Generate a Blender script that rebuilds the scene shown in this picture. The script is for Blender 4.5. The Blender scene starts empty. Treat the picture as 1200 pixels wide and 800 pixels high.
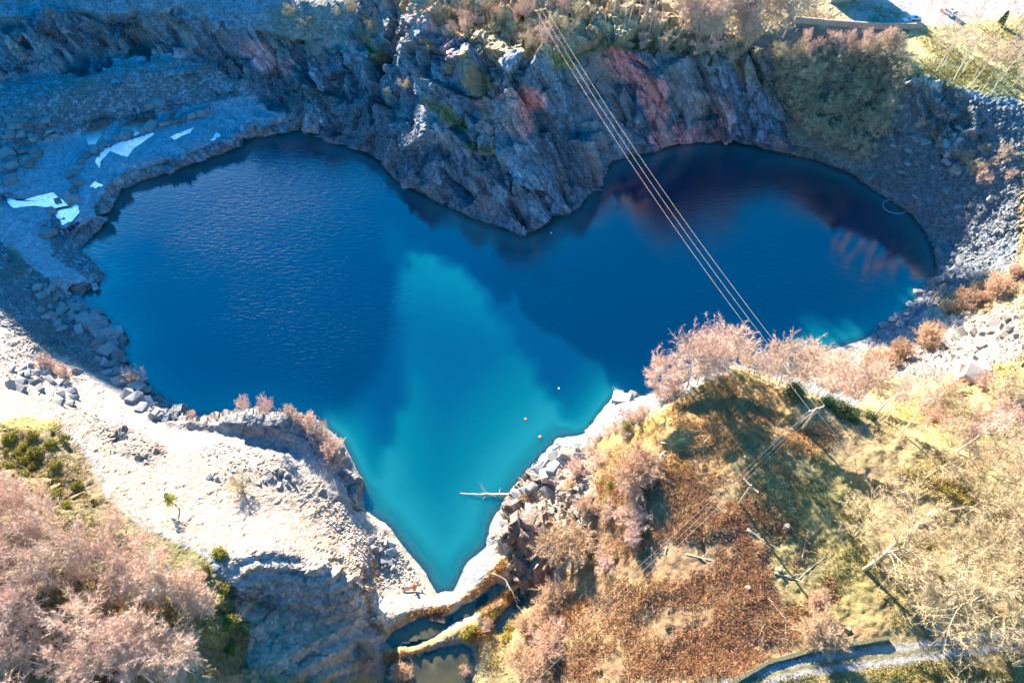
import bpy, math, random
import numpy as np
from mathutils import Vector, Matrix
random.seed(7); rng = np.random.default_rng(7)
S = bpy.context.scene; COL = S.collection
H = 140.0; F = 857.0; PIT = math.radians(55); CS, SN = math.cos(PIT), math.sin(PIT)

# ------------------------------------------------------------------ view rays <-> world
def unproj(px, py, z):
    u = (np.asarray(px, float)-600)/F; v = (400-np.asarray(py, float))/F
    t = (H-np.asarray(z, float))/(SN-v*CS)
    return np.stack([t*u, t*(CS+v*SN), H-t*(SN-v*CS)], -1)
def project(p):
    p = np.asarray(p, float); d = p-np.array([0, 0, H])
    w = d[..., 1]*CS-d[..., 2]*SN; b = d[..., 1]*SN+d[..., 2]*CS
    return 600+F*d[..., 0]/w, 400-F*b/w

# ------------------------------------------------------------------ noise
def h3(ix, iy, iz, s):
    h = (ix.astype(np.int64)*374761393+iy.astype(np.int64)*668265263+iz.astype(np.int64)*2147483647+s*1274126177) & 0xFFFFFFFF
    h = ((h ^ (h >> 13))*1274126177) & 0xFFFFFFFF
    h = ((h ^ (h >> 16))*2246822519) & 0xFFFFFFFF
    return ((h ^ (h >> 15)) & 0xFFFFFF)/float(0xFFFFFF)
def vnoise(p, f, s=0):
    q = p*f; i = np.floor(q); t = q-i; t = t*t*(3-2*t); i = i.astype(np.int64); r = 0
    for a in (0, 1):
        wa = t[..., 0] if a else 1-t[..., 0]
        for b in (0, 1):
            wb = wa*(t[..., 1] if b else 1-t[..., 1])
            for c in (0, 1):
                r = r+wb*(t[..., 2] if c else 1-t[..., 2])*h3(i[..., 0]+a, i[..., 1]+b, i[..., 2]+c, s)
    return r*2-1
def fbm(p, f, n=4, s=0):
    r = 0; a = 1; tot = 0
    for k in range(n):
        r = r+a*vnoise(p, f*2**k, s+k*7); tot += a; a *= .5
    return r/tot
def facet(p, cell, s=0, tilt=1.0):
    """angular blocky relief: every cell is a tilted plane at its own level"""
    q = p/np.asarray(cell, float); i0 = np.floor(q).astype(np.int64); best = np.full(len(p), 9e9); out = np.zeros(len(p))
    for a in (-1, 0, 1):
        for b in (-1, 0, 1):
            for c in (-1, 0, 1):
                x, y, z = i0[:, 0]+a, i0[:, 1]+b, i0[:, 2]+c
                dx = q[:, 0]-(x+h3(x, y, z, s)); dy = q[:, 1]-(y+h3(x, y, z, s+1)); dz = q[:, 2]-(z+h3(x, y, z, s+2))
                d = dx*dx+dy*dy+dz*dz; m = d < best
                if not m.any(): continue
                xm, ym, zm = x[m], y[m], z[m]
                val = (h3(xm, ym, zm, s+3)-.5)*1.2+tilt*(dx[m]*(h3(xm, ym, zm, s+4)-.5)+dy[m]*(h3(xm, ym, zm, s+5)-.5)+dz[m]*(h3(xm, ym, zm, s+6)-.5))*2
                out[m] = val; best[m] = d[m]
    return out

# ------------------------------------------------------------------ terrain control lines  (column, row, height above the lake)
SHORE = [(92,292),(118,268),(122,250),(138,232),(142,222),(190,207),(232,192),(283,174),(284,160),(315,164),(322,159),(378,153),
 (386,170),(440,186),(470,216),(520,241),(560,257),(600,272),(614,277),(640,263),(680,242),(700,214),(718,188),(745,185),(790,174),
 (850,169),(900,179),(960,191),(1000,206),(1030,226),(1070,252),(1093,286),(1098,318),(1062,366),(1012,398),(960,414),(915,424)]
SHORE2 = [(738,466),(722,462),(705,482),(686,508),(660,514),(640,530),(612,562),(596,584),(577,610),(571,640),(547,660),(532,694),(512,698),
 (500,672),(470,637),(455,617),(427,597),(424,562),(402,518),(374,494),(345,484),(318,480),(285,482),(232,488),(192,470),(165,446),
 (145,424),(150,398),(128,376),(108,358),(90,344),(112,334),(126,326),(108,306),(92,292)]
CL = [
 # left ledges above the water
 [(70,276,3),(116,254,3.6),(120,236,3.6),(132,214,3.8),(140,204,3.8),(190,190,4),(232,176,4),(268,160,4),(274,145,4.2),(312,148,4.2),(322,138,4),(352,138,4),(376,146,3)],
 [(20,262,5),(60,232,4.6),(100,185,4.6),(150,165,4.6),(200,152,4.6),(262,134,4.8),(330,124,5.5)],
 [(10,176,8),(60,166,6.2),(130,147,5.4),(180,137,5.2),(240,128,5.5),(300,116,6),(380,122,6)],
 [(10,132,13),(50,112,14),(90,96,14.2),(180,79,14.5),(245,64,14.5),(282,67,14)],
 [(10,92,13.8),(60,78,14),(130,64,14.6),(205,57,14.8),(262,66,14)],
 [(10,46,22),(100,30,23),(205,19,23),(240,36,22.5),(290,48,20),(340,62,18),(400,45,21)],
 [(10,5,26),(150,5,26),(300,8,27),(400,8,28)],
 [(330,112,7.5),(345,92,10),(400,118,9),(440,168,5),(410,150,5),(385,160,2)],
 [(420,60,19),(450,90,17),(470,130,14),(478,170,9)],
 [(462,12,27),(472,40,25),(468,60,23)],
 [(30,300,5),(60,330,4.4),(108,332,2)],
 # promontory
 [(500,228,3),(500,180,10),(500,120,19),(500,60,28),(500,10,33)],
 [(550,245,3),(550,200,11),(550,130,22),(550,70,31),(550,5,35)],
 [(602,264,2),(600,200,14),(600,130,26),(600,80,33),(600,40,35.5),(600,5,36)],
 [(640,250,2),(645,200,12),(645,120,25),(648,70,32),(650,30,34),(650,5,34)],
 [(690,220,2.5),(685,170,12),(680,110,22),(682,60,29),(690,20,31),(695,5,31)],
 [(722,180,2),(716,120,15),(715,70,25),(722,50,30),(730,10,31)],
 # back wall
 [(780,165,2),(780,120,14),(780,75,24),(780,50,28.5),(780,8,29.5)],
 [(850,160,2),(850,120,12),(850,80,21),(850,50,27.5),(850,8,29.5)],
 [(915,172,2),(915,140,8),(915,100,17),(915,60,25),(915,30,28),(915,5,29)],
 [(960,184,2),(960,140,9),(960,100,16.5),(960,60,23),(960,34,27.6),(960,8,27.6)],
 [(1010,203,2),(1010,150,9.5),(1010,100,18),(1010,60,25),(1010,36,28),(1010,8,28)],
 [(1060,238,1.5),(1060,180,10),(1060,130,18),(1068,100,24),(1068,84,27.5),(1068,36,28),(1068,5,28.3)],
 [(1100,285,1),(1112,220,10),(1122,160,18),(1122,116,25),(1130,98,27.5),(1130,30,28.6)],
 [(1075,88,27.5),(1100,96,27.5),(1150,112,27.5),(1193,124,28)],
 [(1085,140,17),(1120,150,18),(1160,180,20)],
 [(1145,300,7),(1190,262,16),(1192,210,20),(1192,165,24),(1192,135,27),(1192,60,29),(1192,5,29)],
 [(1112,342,4),(1150,340,9),(1190,335,16)],[(1062,376,2),(1110,388,8),(1192,386,19)],[(1020,406,2),(1060,420,8),(1128,432,18),(1192,428,24)],
 [(960,424,2),(1000,432,6),(1040,446,12),(1090,460,18),(1140,446,21),(1192,480,27)],
 # crest of the bracken hill, and the drop behind it
 [(722,500,17),(742,488,23),(762,478,27),(800,456,31.5),(830,441,33),(858,433,33.6),(890,446,34),(940,463,34.2),(985,481,34.2),(1022,493,34),(1060,511,34.5),(1120,531,34.5),(1192,546,35)],
 [(738,478,14),(765,466,6),(800,446,-2),(830,431,-2),(858,422,-2),(890,434,0),(940,450,4),(985,468,10),(1022,481,16),(1060,498,22),(1120,515,27),(1192,528,31)],
 [(700,540,15),(694,560,19),(690,600,19),(686,640,16),(672,690,13),(640,722,11),(616,760,8)],
 [(705,505,10),(684,522,5),(670,540,7),(672,562,11)],
 [(655,522,4),(642,540,4.5),(616,570,4),(600,592,3.5),(584,614,2)],
 [(655,540,4.5),(636,556,5),(640,580,5.5),(652,600,6.5),(630,596,7),(608,600,4)],
 [(590,628,10),(606,616,12.5),(622,610,13.5),(642,608,13),(664,622,12.5)],[(650,660,12),(664,650,12.5),(640,684,7)],
 [(590,690,2.5),(600,692,2.5),(626,688,3)],
 [(850,520,34.6),(900,520,35),(1000,560,35),(1100,600,36),(1192,620,37)],
 [(760,510,29.5),(745,540,27.5),(732,570,26),(722,600,25),(722,660,24),(704,720,20),(668,780,18),(655,800,17)],
 [(800,530,32.5),(800,600,32),(800,700,31.4),(800,795,31)],[(900,620,34.5),(900,700,34.3),(890,760,34.5)],
 [(860,802,35),(900,790,35.2),(950,779,35.4),(1050,766,35.6),(1120,757,36),(1192,748,36.2)],
 [(1000,700,35),(1100,700,36),(1192,690,37)],
 [(800,478,33),(830,466,34),(858,462,34.4),(890,474,34.4),(930,490,34.6),(960,510,34.8)],[(830,500,34.4),(880,500,34.8),(930,530,35)],
 # canal
 [(440,742,3),(456,726,3),(490,712,2.8),(532,706,3),(556,690,3),(578,672,3),(584,650,3)],
 [(470,700,2),(450,690,2.2),(470,664,1.5),(440,640,3.4),(450,620,1.6)],[(556,672,2),(575,650,2.2)],
 [(455,764,2.6),(485,762,2.6),(512,752,2.6),(535,738,2.8),(560,722,2.8),(590,706,2.8)],
 [(560,745,2.8),(575,770,3),(580,800,3)],[(605,745,5),(600,770,6),(598,800,6)],
 [(460,790,1),(500,780,1),(540,775,1)],
 # lower left : track, ledge, slabs
 [(62,402,4),(100,424,4.6),(120,450,5.2),(150,480,6),(200,502,6.8),(260,506,7),(320,511,6.6),(355,530,6),(385,562,5),(405,600,4),(430,640,3.2),(432,690,3)],
 [(160,462,4.5),(182,480,6),(230,492,7.6),(285,487,8.4),(320,488,8.4),(346,494,6.8),(374,512,5.6),(394,540,5.4),(412,566,5),(416,588,3.4)],
 [(10,392,12),(50,432,9),(80,452,9)],[(10,442,17),(60,462,14),(120,492,12),(200,532,12),(280,542,11),(340,562,9),(380,610,7)],
 [(110,562,24),(200,584,18),(280,602,15),(350,612,11),(400,642,7)],
 [(10,492,25),(60,506,25),(70,530,25.5),(130,600,26.5),(220,640,23.5),(268,652,22.5),(320,643,20.5),(380,660,16.5),(430,688,10)],
 [(300,700,14.6),(340,715,13.8),(390,720,10.5),(425,725,6)],[(300,750,14.6),(350,750,13.6),(400,755,9.5)],[(286,785,15.5),(330,786,14.6),(370,790,12),(410,785,8),(436,768,3.6),(446,748,3)],
 [(262,690,23),(272,730,19.5),(282,760,16)],
 [(150,640,30),(60,640,34),(60,740,36),(200,720,31),(240,790,27)],
]
PT = [(-120,100,20),(-120,250,9),(-120,340,14),(-120,450,28),(-120,600,36),(-120,800,38),(1310,60,30),(1310,200,28),(1310,300,26),(1310,450,30),(1310,600,37),(1310,800,37),
 (-60,930,38),(100,930,38),(250,930,28),(350,930,13),(450,930,3),(540,930,3),(620,930,10),(700,930,20),(850,930,32),(1000,930,36),(1200,930,37),
 (-500,-100,44),(-500,-240,60),(-500,300,40),(-500,800,38),(1700,-100,34),(1700,300,34),(1700,800,36),(-300,1500,36),(400,1500,30),(900,1500,34),(1500,1500,36)]
for x in range(-240, 440, 40): PT += [(x,-50,30+(x<260)*1),(x,-110,37),(x,-170,47),(x,-240,60),(x,-320,66)]
for x in range(480, 720, 40): PT += [(x,-60,37),(x,-160,38),(x,-260,40)]
for x in range(720, 1400, 40): PT += [(x,-60,29),(x,-160,31),(x,-260,34)]
LAKE = SHORE+[(880,432),(858,427),(830,436),(800,452),(765,472)]+SHORE2
POND = [
 [(452,752),(470,738),(498,722),(520,723),(524,736),(502,749),(478,757),(458,760)],
 [(531,722),(545,709),(562,703),(564,711),(546,722),(533,727)],
 [(564,699),(582,686),(592,687),(588,697),(572,706)],
 [(452,776),(470,773),(520,759),(550,756),(557,770),(545,788),(520,806),(445,806)],
 [(583,719),(604,707),(607,720),(594,735),(585,741)],
 [(607,694),(618,690),(618,704),(609,707)]]
def sub(line, step=11):
    out = []
    for a, b in zip(line[:-1], line[1:]):
        a = np.array(a, float); b = np.array(b, float); n = max(1, int(np.hypot(*(b-a)[:2])/step))
        for k in range(n): out.append(tuple(a+(b-a)*k/n))
    out.append(tuple(float(v) for v in line[-1])); return out
def sdist(X, Y, poly):
    """signed pixel distance, positive inside"""
    P = np.array(poly, float); Q = np.roll(P, -1, 0); d = np.full(X.shape, 1e9); ins = np.zeros(X.shape, bool)
    for (ax, ay), (bx, by) in zip(P, Q):
        vx, vy = bx-ax, by-ay; L = vx*vx+vy*vy+1e-9
        t = np.clip(((X-ax)*vx+(Y-ay)*vy)/L, 0, 1)
        d = np.minimum(d, np.hypot(X-ax-t*vx, Y-ay-t*vy))
        if by != ay:
            ins ^= ((ay > Y) != (by > Y)) & (X < (bx-ax)*(Y-ay)/(by-ay)+ax)
    return np.where(ins, d, -d)
ctrl = []
for l in CL: ctrl += sub(l)
ctrl += sub([(a, b, 0) for a, b in SHORE])+sub([(a, b, 0) for a, b in SHORE2]); ctrl += PT
for pl in POND:
    c = np.mean(pl, 0); pp = [tuple(np.array(q)*.86+c*.14) for q in pl]
    ctrl += [(a, b, 0.6) for a, b, _ in sub([(q[0], q[1], 0) for q in pp+[pp[0]]], 9)]+[(c[0], c[1], 0)]
def sunbeam_shelf(x, y): return sdist(np.array([float(x)]), np.array([float(y)]), [(440,250),(560,330),(620,420),(680,515),(600,600),(575,700),(500,700),(430,600),(470,480),(470,380)])[0] > 0  # made-up shallows: their depth colour paints the sunlit strip turquoise
gx, gy = np.meshgrid(np.arange(90, 1110, 14.), np.arange(150, 700, 14.)); sd = sdist(gx, gy, LAKE)
for x, y, d in zip(gx.ravel(), gy.ravel(), sd.ravel()):
    if d > 10:
        steep = .16 if sunbeam_shelf(x, y) else 1.0 if y < 250 and x > 140 else (.6 if x > 1000 and y < 330 else .55)
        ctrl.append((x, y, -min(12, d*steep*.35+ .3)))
ctrl = np.array(ctrl); key = {}
for c in ctrl:
    k = (round(c[0]/3), round(c[1]/3))
    if k not in key: key[k] = c
ctrl = np.array(list(key.values())); NC = len(ctrl)
A = np.hypot(ctrl[:, None, 0]-ctrl[None, :, 0], ctrl[:, None, 1]-ctrl[None, :, 1])
M = np.zeros((NC+1, NC+1)); M[:NC, :NC] = A-np.eye(NC)*.6; M[:NC, NC] = 1; M[NC, :NC] = 1
W = np.linalg.solve(M, np.append(ctrl[:, 2], 0)); W, W0 = W[:NC].astype(np.float32), W[NC]
def zfield(X, Y):
    x = X.ravel().astype(np.float32); y = Y.ravel().astype(np.float32); out = np.empty(len(x), np.float32)
    cx, cy = ctrl[:, 0].astype(np.float32), ctrl[:, 1].astype(np.float32)
    for i in range(0, len(x), 6000):
        out[i:i+6000] = np.sqrt((x[i:i+6000, None]-cx)**2+(y[i:i+6000, None]-cy)**2)@W+W0
    return out.reshape(X.shape).astype(float)
print('control', NC)
_cx = np.arange(-330, 1531, 11.); _cy = np.arange(-330, 1131, 11.); _X, _Y = np.meshgrid(_cx, _cy); _lo = np.empty(_X.size); _hi = np.empty(_X.size)
for i in range(0, _X.size, 1500):
    d_ = np.hypot(_X.ravel()[i:i+1500, None]-ctrl[:, 0], _Y.ravel()[i:i+1500, None]-ctrl[:, 1]); n_ = np.argpartition(d_, 12, 1)[:, :12]; zz = ctrl[:, 2][n_]; _lo[i:i+1500] = zz.min(1)-.5; _hi[i:i+1500] = zz.max(1)+.5
_lo = _lo.reshape(_X.shape); _hi = _hi.reshape(_X.shape)
def bounds(Z, X, Y):
    a = np.clip((X-_cx[0])/11, 0, len(_cx)-1.01); b = np.clip((Y-_cy[0])/11, 0, len(_cy)-1.01); j = a.astype(int); i = b.astype(int); a -= j; b -= i
    def s_(A): return (A[i, j]*(1-a)+A[i, j+1]*a)*(1-b)+(A[i+1, j]*(1-a)+A[i+1, j+1]*a)*b
    return np.clip(Z, s_(_lo), s_(_hi))

# ------------------------------------------------------------------ terrain grid
STEP = 1.75
def axis(a, b, lo, hi, g=1.16):
    mid = list(np.arange(a, b+STEP, STEP)); s = STEP; x = a; L = []
    while x > lo: s = min(s*g, 70); x -= s; L.append(x)
    R = []; s = STEP; x = mid[-1]
    while x < hi: s = min(s*g, 70); x += s; R.append(x)
    return np.array(L[::-1]+mid+R)
gxs = axis(-24, 1224, -1900, 3100); gys = axis(-20, 820, -790, 2400)
gys = np.concatenate([np.arange(-790, -60, 12.), np.arange(-60, -20, 5.), gys[gys >= -20]])
GX, GY = np.meshgrid(gxs, gys); NR, NCOL = GX.shape
Z = bounds(zfield(GX, GY), GX, GY)
out = np.maximum(np.maximum(-150-GX, GX-1350), np.maximum(-270-GY, GY-950)); k = np.clip(out/350, 0, 1); k = k*k*(3-2*k)
Z = Z*(1-k)+36*k
P = unproj(GX, GY, Z)

# unseen hill above the frame, shaped to shade the left of the lake : each view ray is walked until it meets the slope
def shade_hill(x, y):
    h = 99*np.exp(-(np.clip(-285-x, 0, 400)/250)**2-(np.clip(x+161, 0, 400)/62)**2-(np.clip(300-y, 0, 400)/60)**2-(np.clip(y-300, 0, 900)/260)**2)
    h = h*(1+.13*fbm(np.stack([x, y, 0*x], -1), .016, 3, 77))
    return np.maximum(h, 28+6*np.clip((20-x)/60, 0, 1))
off = np.clip((-22-GY)/40, 0, 1); R0 = int(np.searchsorted(gys, -22)); Zt = Z[:R0].copy(); done = np.zeros(Zt.shape, bool)
v0 = (400-GY[:R0])/F; u0 = (GX[:R0]-600)/F; dn = SN-v0*CS; yv = CS+v0*SN
for yy in list(np.arange(150, 420, 3.))+list(np.arange(420, 1500, 30.)):
    tt = yy/yv; zr = H-tt*dn; hh_ = shade_hill(tt*u0, np.full_like(tt, yy)); hit = (~done) & (zr <= hh_) & (zr < 120); Zt[hit] = zr[hit]; done |= hit
Zt[~done] = 34; of = off[:R0]; Z[:R0] = Z[:R0]*(1-of)+Zt*of; P = unproj(GX, GY, Z)
# never let the sheet fold back under itself: depth grows monotonically up each column
Yw = P[..., 1].copy()
for r in range(NR-2, -1, -1):
    Yw[r] = np.maximum(Yw[r], Yw[r+1]+0.012)
v = (400-GY)/F; t = Yw/(CS+v*SN)
ok = np.abs(CS+v*SN) > .02
Zf = np.where(ok & (Yw > P[..., 1]+1e-6), H-t*(SN-v*CS), Z); P = unproj(GX, GY, Zf)
def normals(P):
    du = np.gradient(P, axis=1); dv = np.gradient(P, axis=0); n = np.cross(dv, du)
    n /= np.linalg.norm(n, axis=-1, keepdims=True)+1e-9
    n[n[..., 2] < 0] *= -1; return n
PUD = [[(103,158),(110,145),(122,141),(130,143),(124,150),(118,160),(113,168),(105,168)],
 [(143,150),(150,143),(165,137),(175,134),(182,143),(172,150),(158,158),(148,157)],
 [(128,172),(140,168),(160,163),(178,155),(176,160),(158,172),(150,182),(138,178)],[(113,190),(118,178),(130,172),(128,178),(120,186),(117,196)],
 [(8,232),(25,236),(45,230),(58,227),(66,232),(76,240),(60,244),(40,240),(20,243)],
 [(64,248),(72,243),(90,242),(92,248),(84,258),(74,263)],[(8,205),(20,200),(16,208),(8,215)],
 [(248,160),(254,155),(258,158),(252,164),(247,164)],[(200,161),(212,156),(226,150),(222,156),(206,163)],[(106,218),(112,213),(120,217),(112,221)],[(192,140),(206,131),(202,138)]]
PUD = [[tuple(np.array(q)+(np.array(q)-np.mean(pl, 0))*.16) for q in pl] for pl in PUD]
PUDZ = []; pudm = np.zeros(GX.shape)
for pl in PUD:
    d_ = np.full(GX.shape, -99.); bb_ = (GX > 0) & (GX < 300) & (GY > 110) & (GY < 290); d_[bb_] = sdist(GX[bb_], GY[bb_], pl); ins_ = d_ > -1.5
    z_ = float(np.median(P[..., 2][ins_])); PUDZ.append(z_); m_ = np.clip((d_+7)/4, 0, 1); m_[~bb_] = 0; pudm = np.maximum(pudm, m_)
    Zf = Zf*(1-m_)+(z_-.12)*m_
P = unproj(GX, GY, Zf)
N0 = normals(P)
flat = P.reshape(-1, 3)
nzx = fbm(flat, .09, 4, 11).reshape(NR, NCOL); nzy = fbm(flat, .09, 4, 31).reshape(NR, NCOL)
fine = fbm(flat, .5, 3, 51).reshape(NR, NCOL)
WX = GX+nzx*16+fine*5; WY = GY+nzy*16-fine*4
inner = (GX > -200) & (GX < 1400) & (GY > -250) & (GY < 1000)
def mask(poly, soft=5, X=None, Y=None):
    soft = soft*.45 if X is None else soft
    X = WX if X is None else X; Y = WY if Y is None else Y
    p = np.array(poly); m = np.zeros(X.shape)
    bb = (X > p[:, 0].min()-soft*2) & (X < p[:, 0].max()+soft*2) & (Y > p[:, 1].min()-soft*2) & (Y < p[:, 1].max()+soft*2)
    m[bb] = np.clip(sdist(X[bb], Y[bb], poly)/soft*.5+.5, 0, 1); return m
Z_CLIFF = [(430,-40),(720,-20),(905,60),(925,190),(850,180),(700,225),(612,290),(430,200),(380,170),(300,110),(200,62),(-60,110),(-60,30),(200,10),(260,30),(400,60)]
Z_OUT = [(1065,80),(1110,100),(1150,150),(1110,190),(1085,160)]
Z_SCREE = [(1150,110),(1230,130),(1230,270),(1110,350),(1010,410),(1000,380),(1090,300),(1060,250),(1010,200),(1060,150),(1100,190)]
Z_SCRUB = [(700,0),(1060,20),(1070,90),(1040,150),(1000,200),(930,180),(900,110),(860,70),(740,60),(700,50)]
Z_RIM = [(1055,-40),(1240,-40),(1240,130),(1150,112),(1075,92),(1060,60)]
Z_BENCH = [(-40,90),(200,60),(270,70),(300,110),(380,130),(380,150),(330,130),(270,150),(120,210),(80,280),(120,330),(130,400),(90,420),(60,380),(-40,370)]
Z_SLAB = [(-40,385),(60,400),(110,450),(200,520),(300,520),(370,560),(430,640),(450,700),(420,690),(330,650),(280,655),(230,640),(130,590),(110,545),(80,500),(-40,500)]
Z_SHADE = [(270,650),(320,643),(390,660),(440,700),(450,750),(430,780),(360,820),(280,820),(265,740)]
Z_VEG = [(-60,495),(70,495),(110,560),(140,600),(225,645),(270,690),(285,760),(290,850),(-60,850)]
Z_HILL = [(690,520),(760,478),(858,430),(1022,491),(1200,540),(1260,560),(1260,860),(640,860),(600,800),(615,740),(680,690),(700,600)]
Z_BRACK = [(690,560),(800,555),(900,600),(890,640),(910,760),(860,800),(640,830),(600,760),(690,680)]
Z_CREST = [(760,480),(858,434),(960,470),(930,560),(880,570),(800,540),(720,520)]
Z_GREEN = [(870,540),(960,530),(1040,610),(1010,720),(940,740),(900,650),(860,600)]
Z_YEL = [(1040,446),(1100,440),(1240,400),(1240,640),(1180,600),(1060,512),(1000,484),(1010,470)]
Z_LITSCREE = [(1010,410),(1230,290),(1230,420),(1130,445),(1040,448),(1000,440),(930,440)]
Z_BEACH = [(400,560),(520,700),(560,690),(590,600),(690,520),(700,560),(640,640),(600,700),(560,730),(450,760),(400,700),(430,660)]
TRACK_L = [(40,340),(75,380),(112,415),(128,455),(160,482),(205,500),(262,503),(322,508),(358,528),(388,560),(408,600),(432,645),(450,700)]
def lmask(line, w, soft=2.5, X=None, Y=None):
    X = WX if X is None else X; Y = WY if Y is None else Y; d = np.full(X.shape, 1e9)
    for (ax, ay), (bx, by) in zip(line[:-1], line[1:]):
        vx, vy = bx-ax, by-ay; t = np.clip(((X-ax)*vx+(Y-ay)*vy)/(vx*vx+vy*vy), 0, 1)
        d = np.minimum(d, np.hypot(X-ax-t*vx, Y-ay-t*vy))
    return np.clip((w-d)/soft*.5+.5, 0, 1)
mC = np.maximum(mask(Z_CLIFF, 8), mask(Z_OUT, 6)); mS = mask(Z_SHADE, 6); mSl = mask(Z_SLAB, 8)
gully = mask([(600,560),(640,525),(690,530),(694,640),(660,620),(640,690),(590,690),(585,620)], 5)
ledge = np.maximum(.6*lmask([(70,276),(118,250),(126,220),(150,200),(190,192),(268,162),(276,148),(350,140),(378,148),(440,180)], 9, 4), lmask([(112,360),(140,400),(160,450),(190,478),(240,488),(320,484),(374,505),(410,560),(424,590)], 10, 4))
slope = 1-N0[..., 2]
ROCKB = [[(228,528),(262,518),(300,540),(262,562),(232,548)], [(286,540),(348,548),(334,564),(290,556)], [(88,478),(150,498),(205,528),(175,546),(118,516)], [(16,398),(62,408),(102,446),(66,462),(18,440)], [(372,572),(412,598),(402,622),(384,600)], [(428,618),(458,640),(452,658),(430,646)], [(300,520),(345,520),(340,534),(305,530)]]
mB = sum(mask(q, 9) for q in ROCKB)*np.clip(.35+1.3*vnoise(flat, .35, 5).reshape(NR, NCOL), 0, 1); mB = np.clip(mB, 0, 1)
rk = np.clip(mC+mS*.4+mB*.55+gully*.9+ledge*.7+np.clip((slope-.45)*3, 0, .8)*(1-mask(Z_HILL, 5)), 0, 1)
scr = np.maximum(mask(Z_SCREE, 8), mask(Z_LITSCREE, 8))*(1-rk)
trk = np.maximum(lmask(TRACK_L, 7, 4), 0)
hill = np.maximum(mask(Z_HILL, 5), mask(Z_VEG, 5))
R_ = P.reshape(-1, 3); ca, sa = math.cos(.55), math.sin(.55)
Rr = np.stack([R_[:, 0]*ca+R_[:, 2]*sa, R_[:, 1], -R_[:, 0]*sa+R_[:, 2]*ca], 1)
sel = inner.ravel() & (GX.ravel() > -120) & (GX.ravel() < 1320)
f1 = np.zeros(len(R_)); f2 = f1.copy(); f3 = f1.copy()
f0 = np.zeros(len(R_)); f0[sel] = facet(Rr[sel], (11, 12, 26), 43, 1.3); f1[sel] = facet(Rr[sel], (4.5, 5, 12), 3); f2[sel] = facet(Rr[sel], (2.1, 2.4, 5.5), 13); f3[sel] = facet(Rr[sel], (.9, .9, 1.5), 23)
f0, f1, f2, f3 = (f.reshape(NR, NCOL) for f in (f0, f1, f2, f3))
near0 = np.clip(np.abs(Zf)/1.2, .25, 1)
amp = rk*(mC*f0*3.4+f1*2.0+f2*.65+f3*.22)
amp += (1-rk)*(scr*(f2*.35+f3*.45)+(1-scr)*(f3*.10+fine*.10))*(1-trk)
lump = fbm(flat, .22, 4, 71).reshape(NR, NCOL)
amp += hill*(lump*1.0+fine*.3)*(1-trk)
nb0 = fbm(flat, .045, 3, 191).reshape(NR, NCOL)*2.4-.75
# bedding steps on the bare slabs of the lower left
bed = (R_[:, 0]*.12+R_[:, 1]*.62+R_[:, 2]*.9+fbm(R_, .06, 3, 5)*4).reshape(NR, NCOL)
stepn = np.abs(((bed*.42) % 1)-.5)*2
amp += mSl*(1-trk)*(np.abs(stepn)**3*.2+np.clip(nb0, 0, 1)*(f2*.6+f3*.25)+f3*.04)+mS*(stepn-.5)*.9
track_r = lmask([(850,806),(900,792),(950,780),(1050,767),(1120,758),(1215,745)], 17, 6, GX, GY)
carpk = mask([(985,-60),(1250,-60),(1250,10),(1150,22),(1105,30),(1060,28),(1000,22)], 6, GX, GY)
fL = np.zeros(len(R_)); fL[sel] = facet(R_[sel]+fbm(R_[sel], .1, 2, 8)[:, None]*2, (7, 7, 60), 63, .3); ledL = lmask([(70,276),(118,250),(126,220),(150,200),(190,192),(268,162),(276,148),(350,140),(378,148),(440,180)], 11, 4)
amp += ledL*fL.reshape(NR, NCOL)*2.6*(slope > .25)
amp *= (1-pudm*.72)*near0*(1-track_r)*(1-carpk*.9)
fade = np.clip((1-np.maximum(np.maximum(-200-GX, GX-1400), np.maximum(-300-GY, GY-1000))/300), 0, 1)
amp *= fade
D = N0*amp[..., None]
P = P+D
N1 = normals(P)

# ------------------------------------------------------------------ ground colours (what each patch is made of)
ALB = np.zeros((NR, NCOL, 3)); ALB[:] = (.155, .185, .21)
def paint(m, c, a=1.0):
    global ALB; m = (m*a)[..., None]; ALB = ALB*(1-m)+np.array(c)*m
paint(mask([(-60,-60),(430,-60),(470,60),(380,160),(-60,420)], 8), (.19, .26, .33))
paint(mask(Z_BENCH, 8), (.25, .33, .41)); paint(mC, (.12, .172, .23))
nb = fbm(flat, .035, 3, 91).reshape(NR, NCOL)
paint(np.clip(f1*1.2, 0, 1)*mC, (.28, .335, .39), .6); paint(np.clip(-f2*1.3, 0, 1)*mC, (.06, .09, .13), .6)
for pl, c, a in [
 ([(700,48),(735,50),(745,75),(775,100),(778,150),(765,155),(735,110),(712,90),(700,70)], (.70,.26,.25), .9),
 ([(600,105),(632,108),(636,150),(612,160),(600,140)], (.72,.27,.26), .9),
 ([(560,80),(600,100),(605,150),(575,150),(560,120)], (.42,.27,.26), .6),
 ([(755,162),(790,150),(850,160),(858,168),(800,178),(762,182)], (.68,.28,.28), .85),
 ([(830,108),(850,118),(856,160),(846,160)], (.60,.32,.30), .7),
 ([(505,20),(522,30),(540,75),(525,70),(508,40)], (.6,.28,.28), .8),
 ([(550,110),(560,112),(572,150),(560,145)], (.65,.27,.27), .8),
 ([(270,40),(300,52),(340,75),(335,92),(310,85),(280,65)], (.52,.27,.29), .8),
 ([(385,160),(430,172),(425,176),(390,166)], (.58,.3,.3), .8),
 ([(7,45),(20,40),(40,70),(28,80)], (.34,.25,.22), .7),
 ([(490,125),(505,128),(525,175),(510,172)], (.34,.33,.34), .6),
 ([(800,110),(830,115),(830,150),(805,150)], (.40,.40,.40), .6)]:
    paint(mask(pl, 6), c, a)
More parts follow.
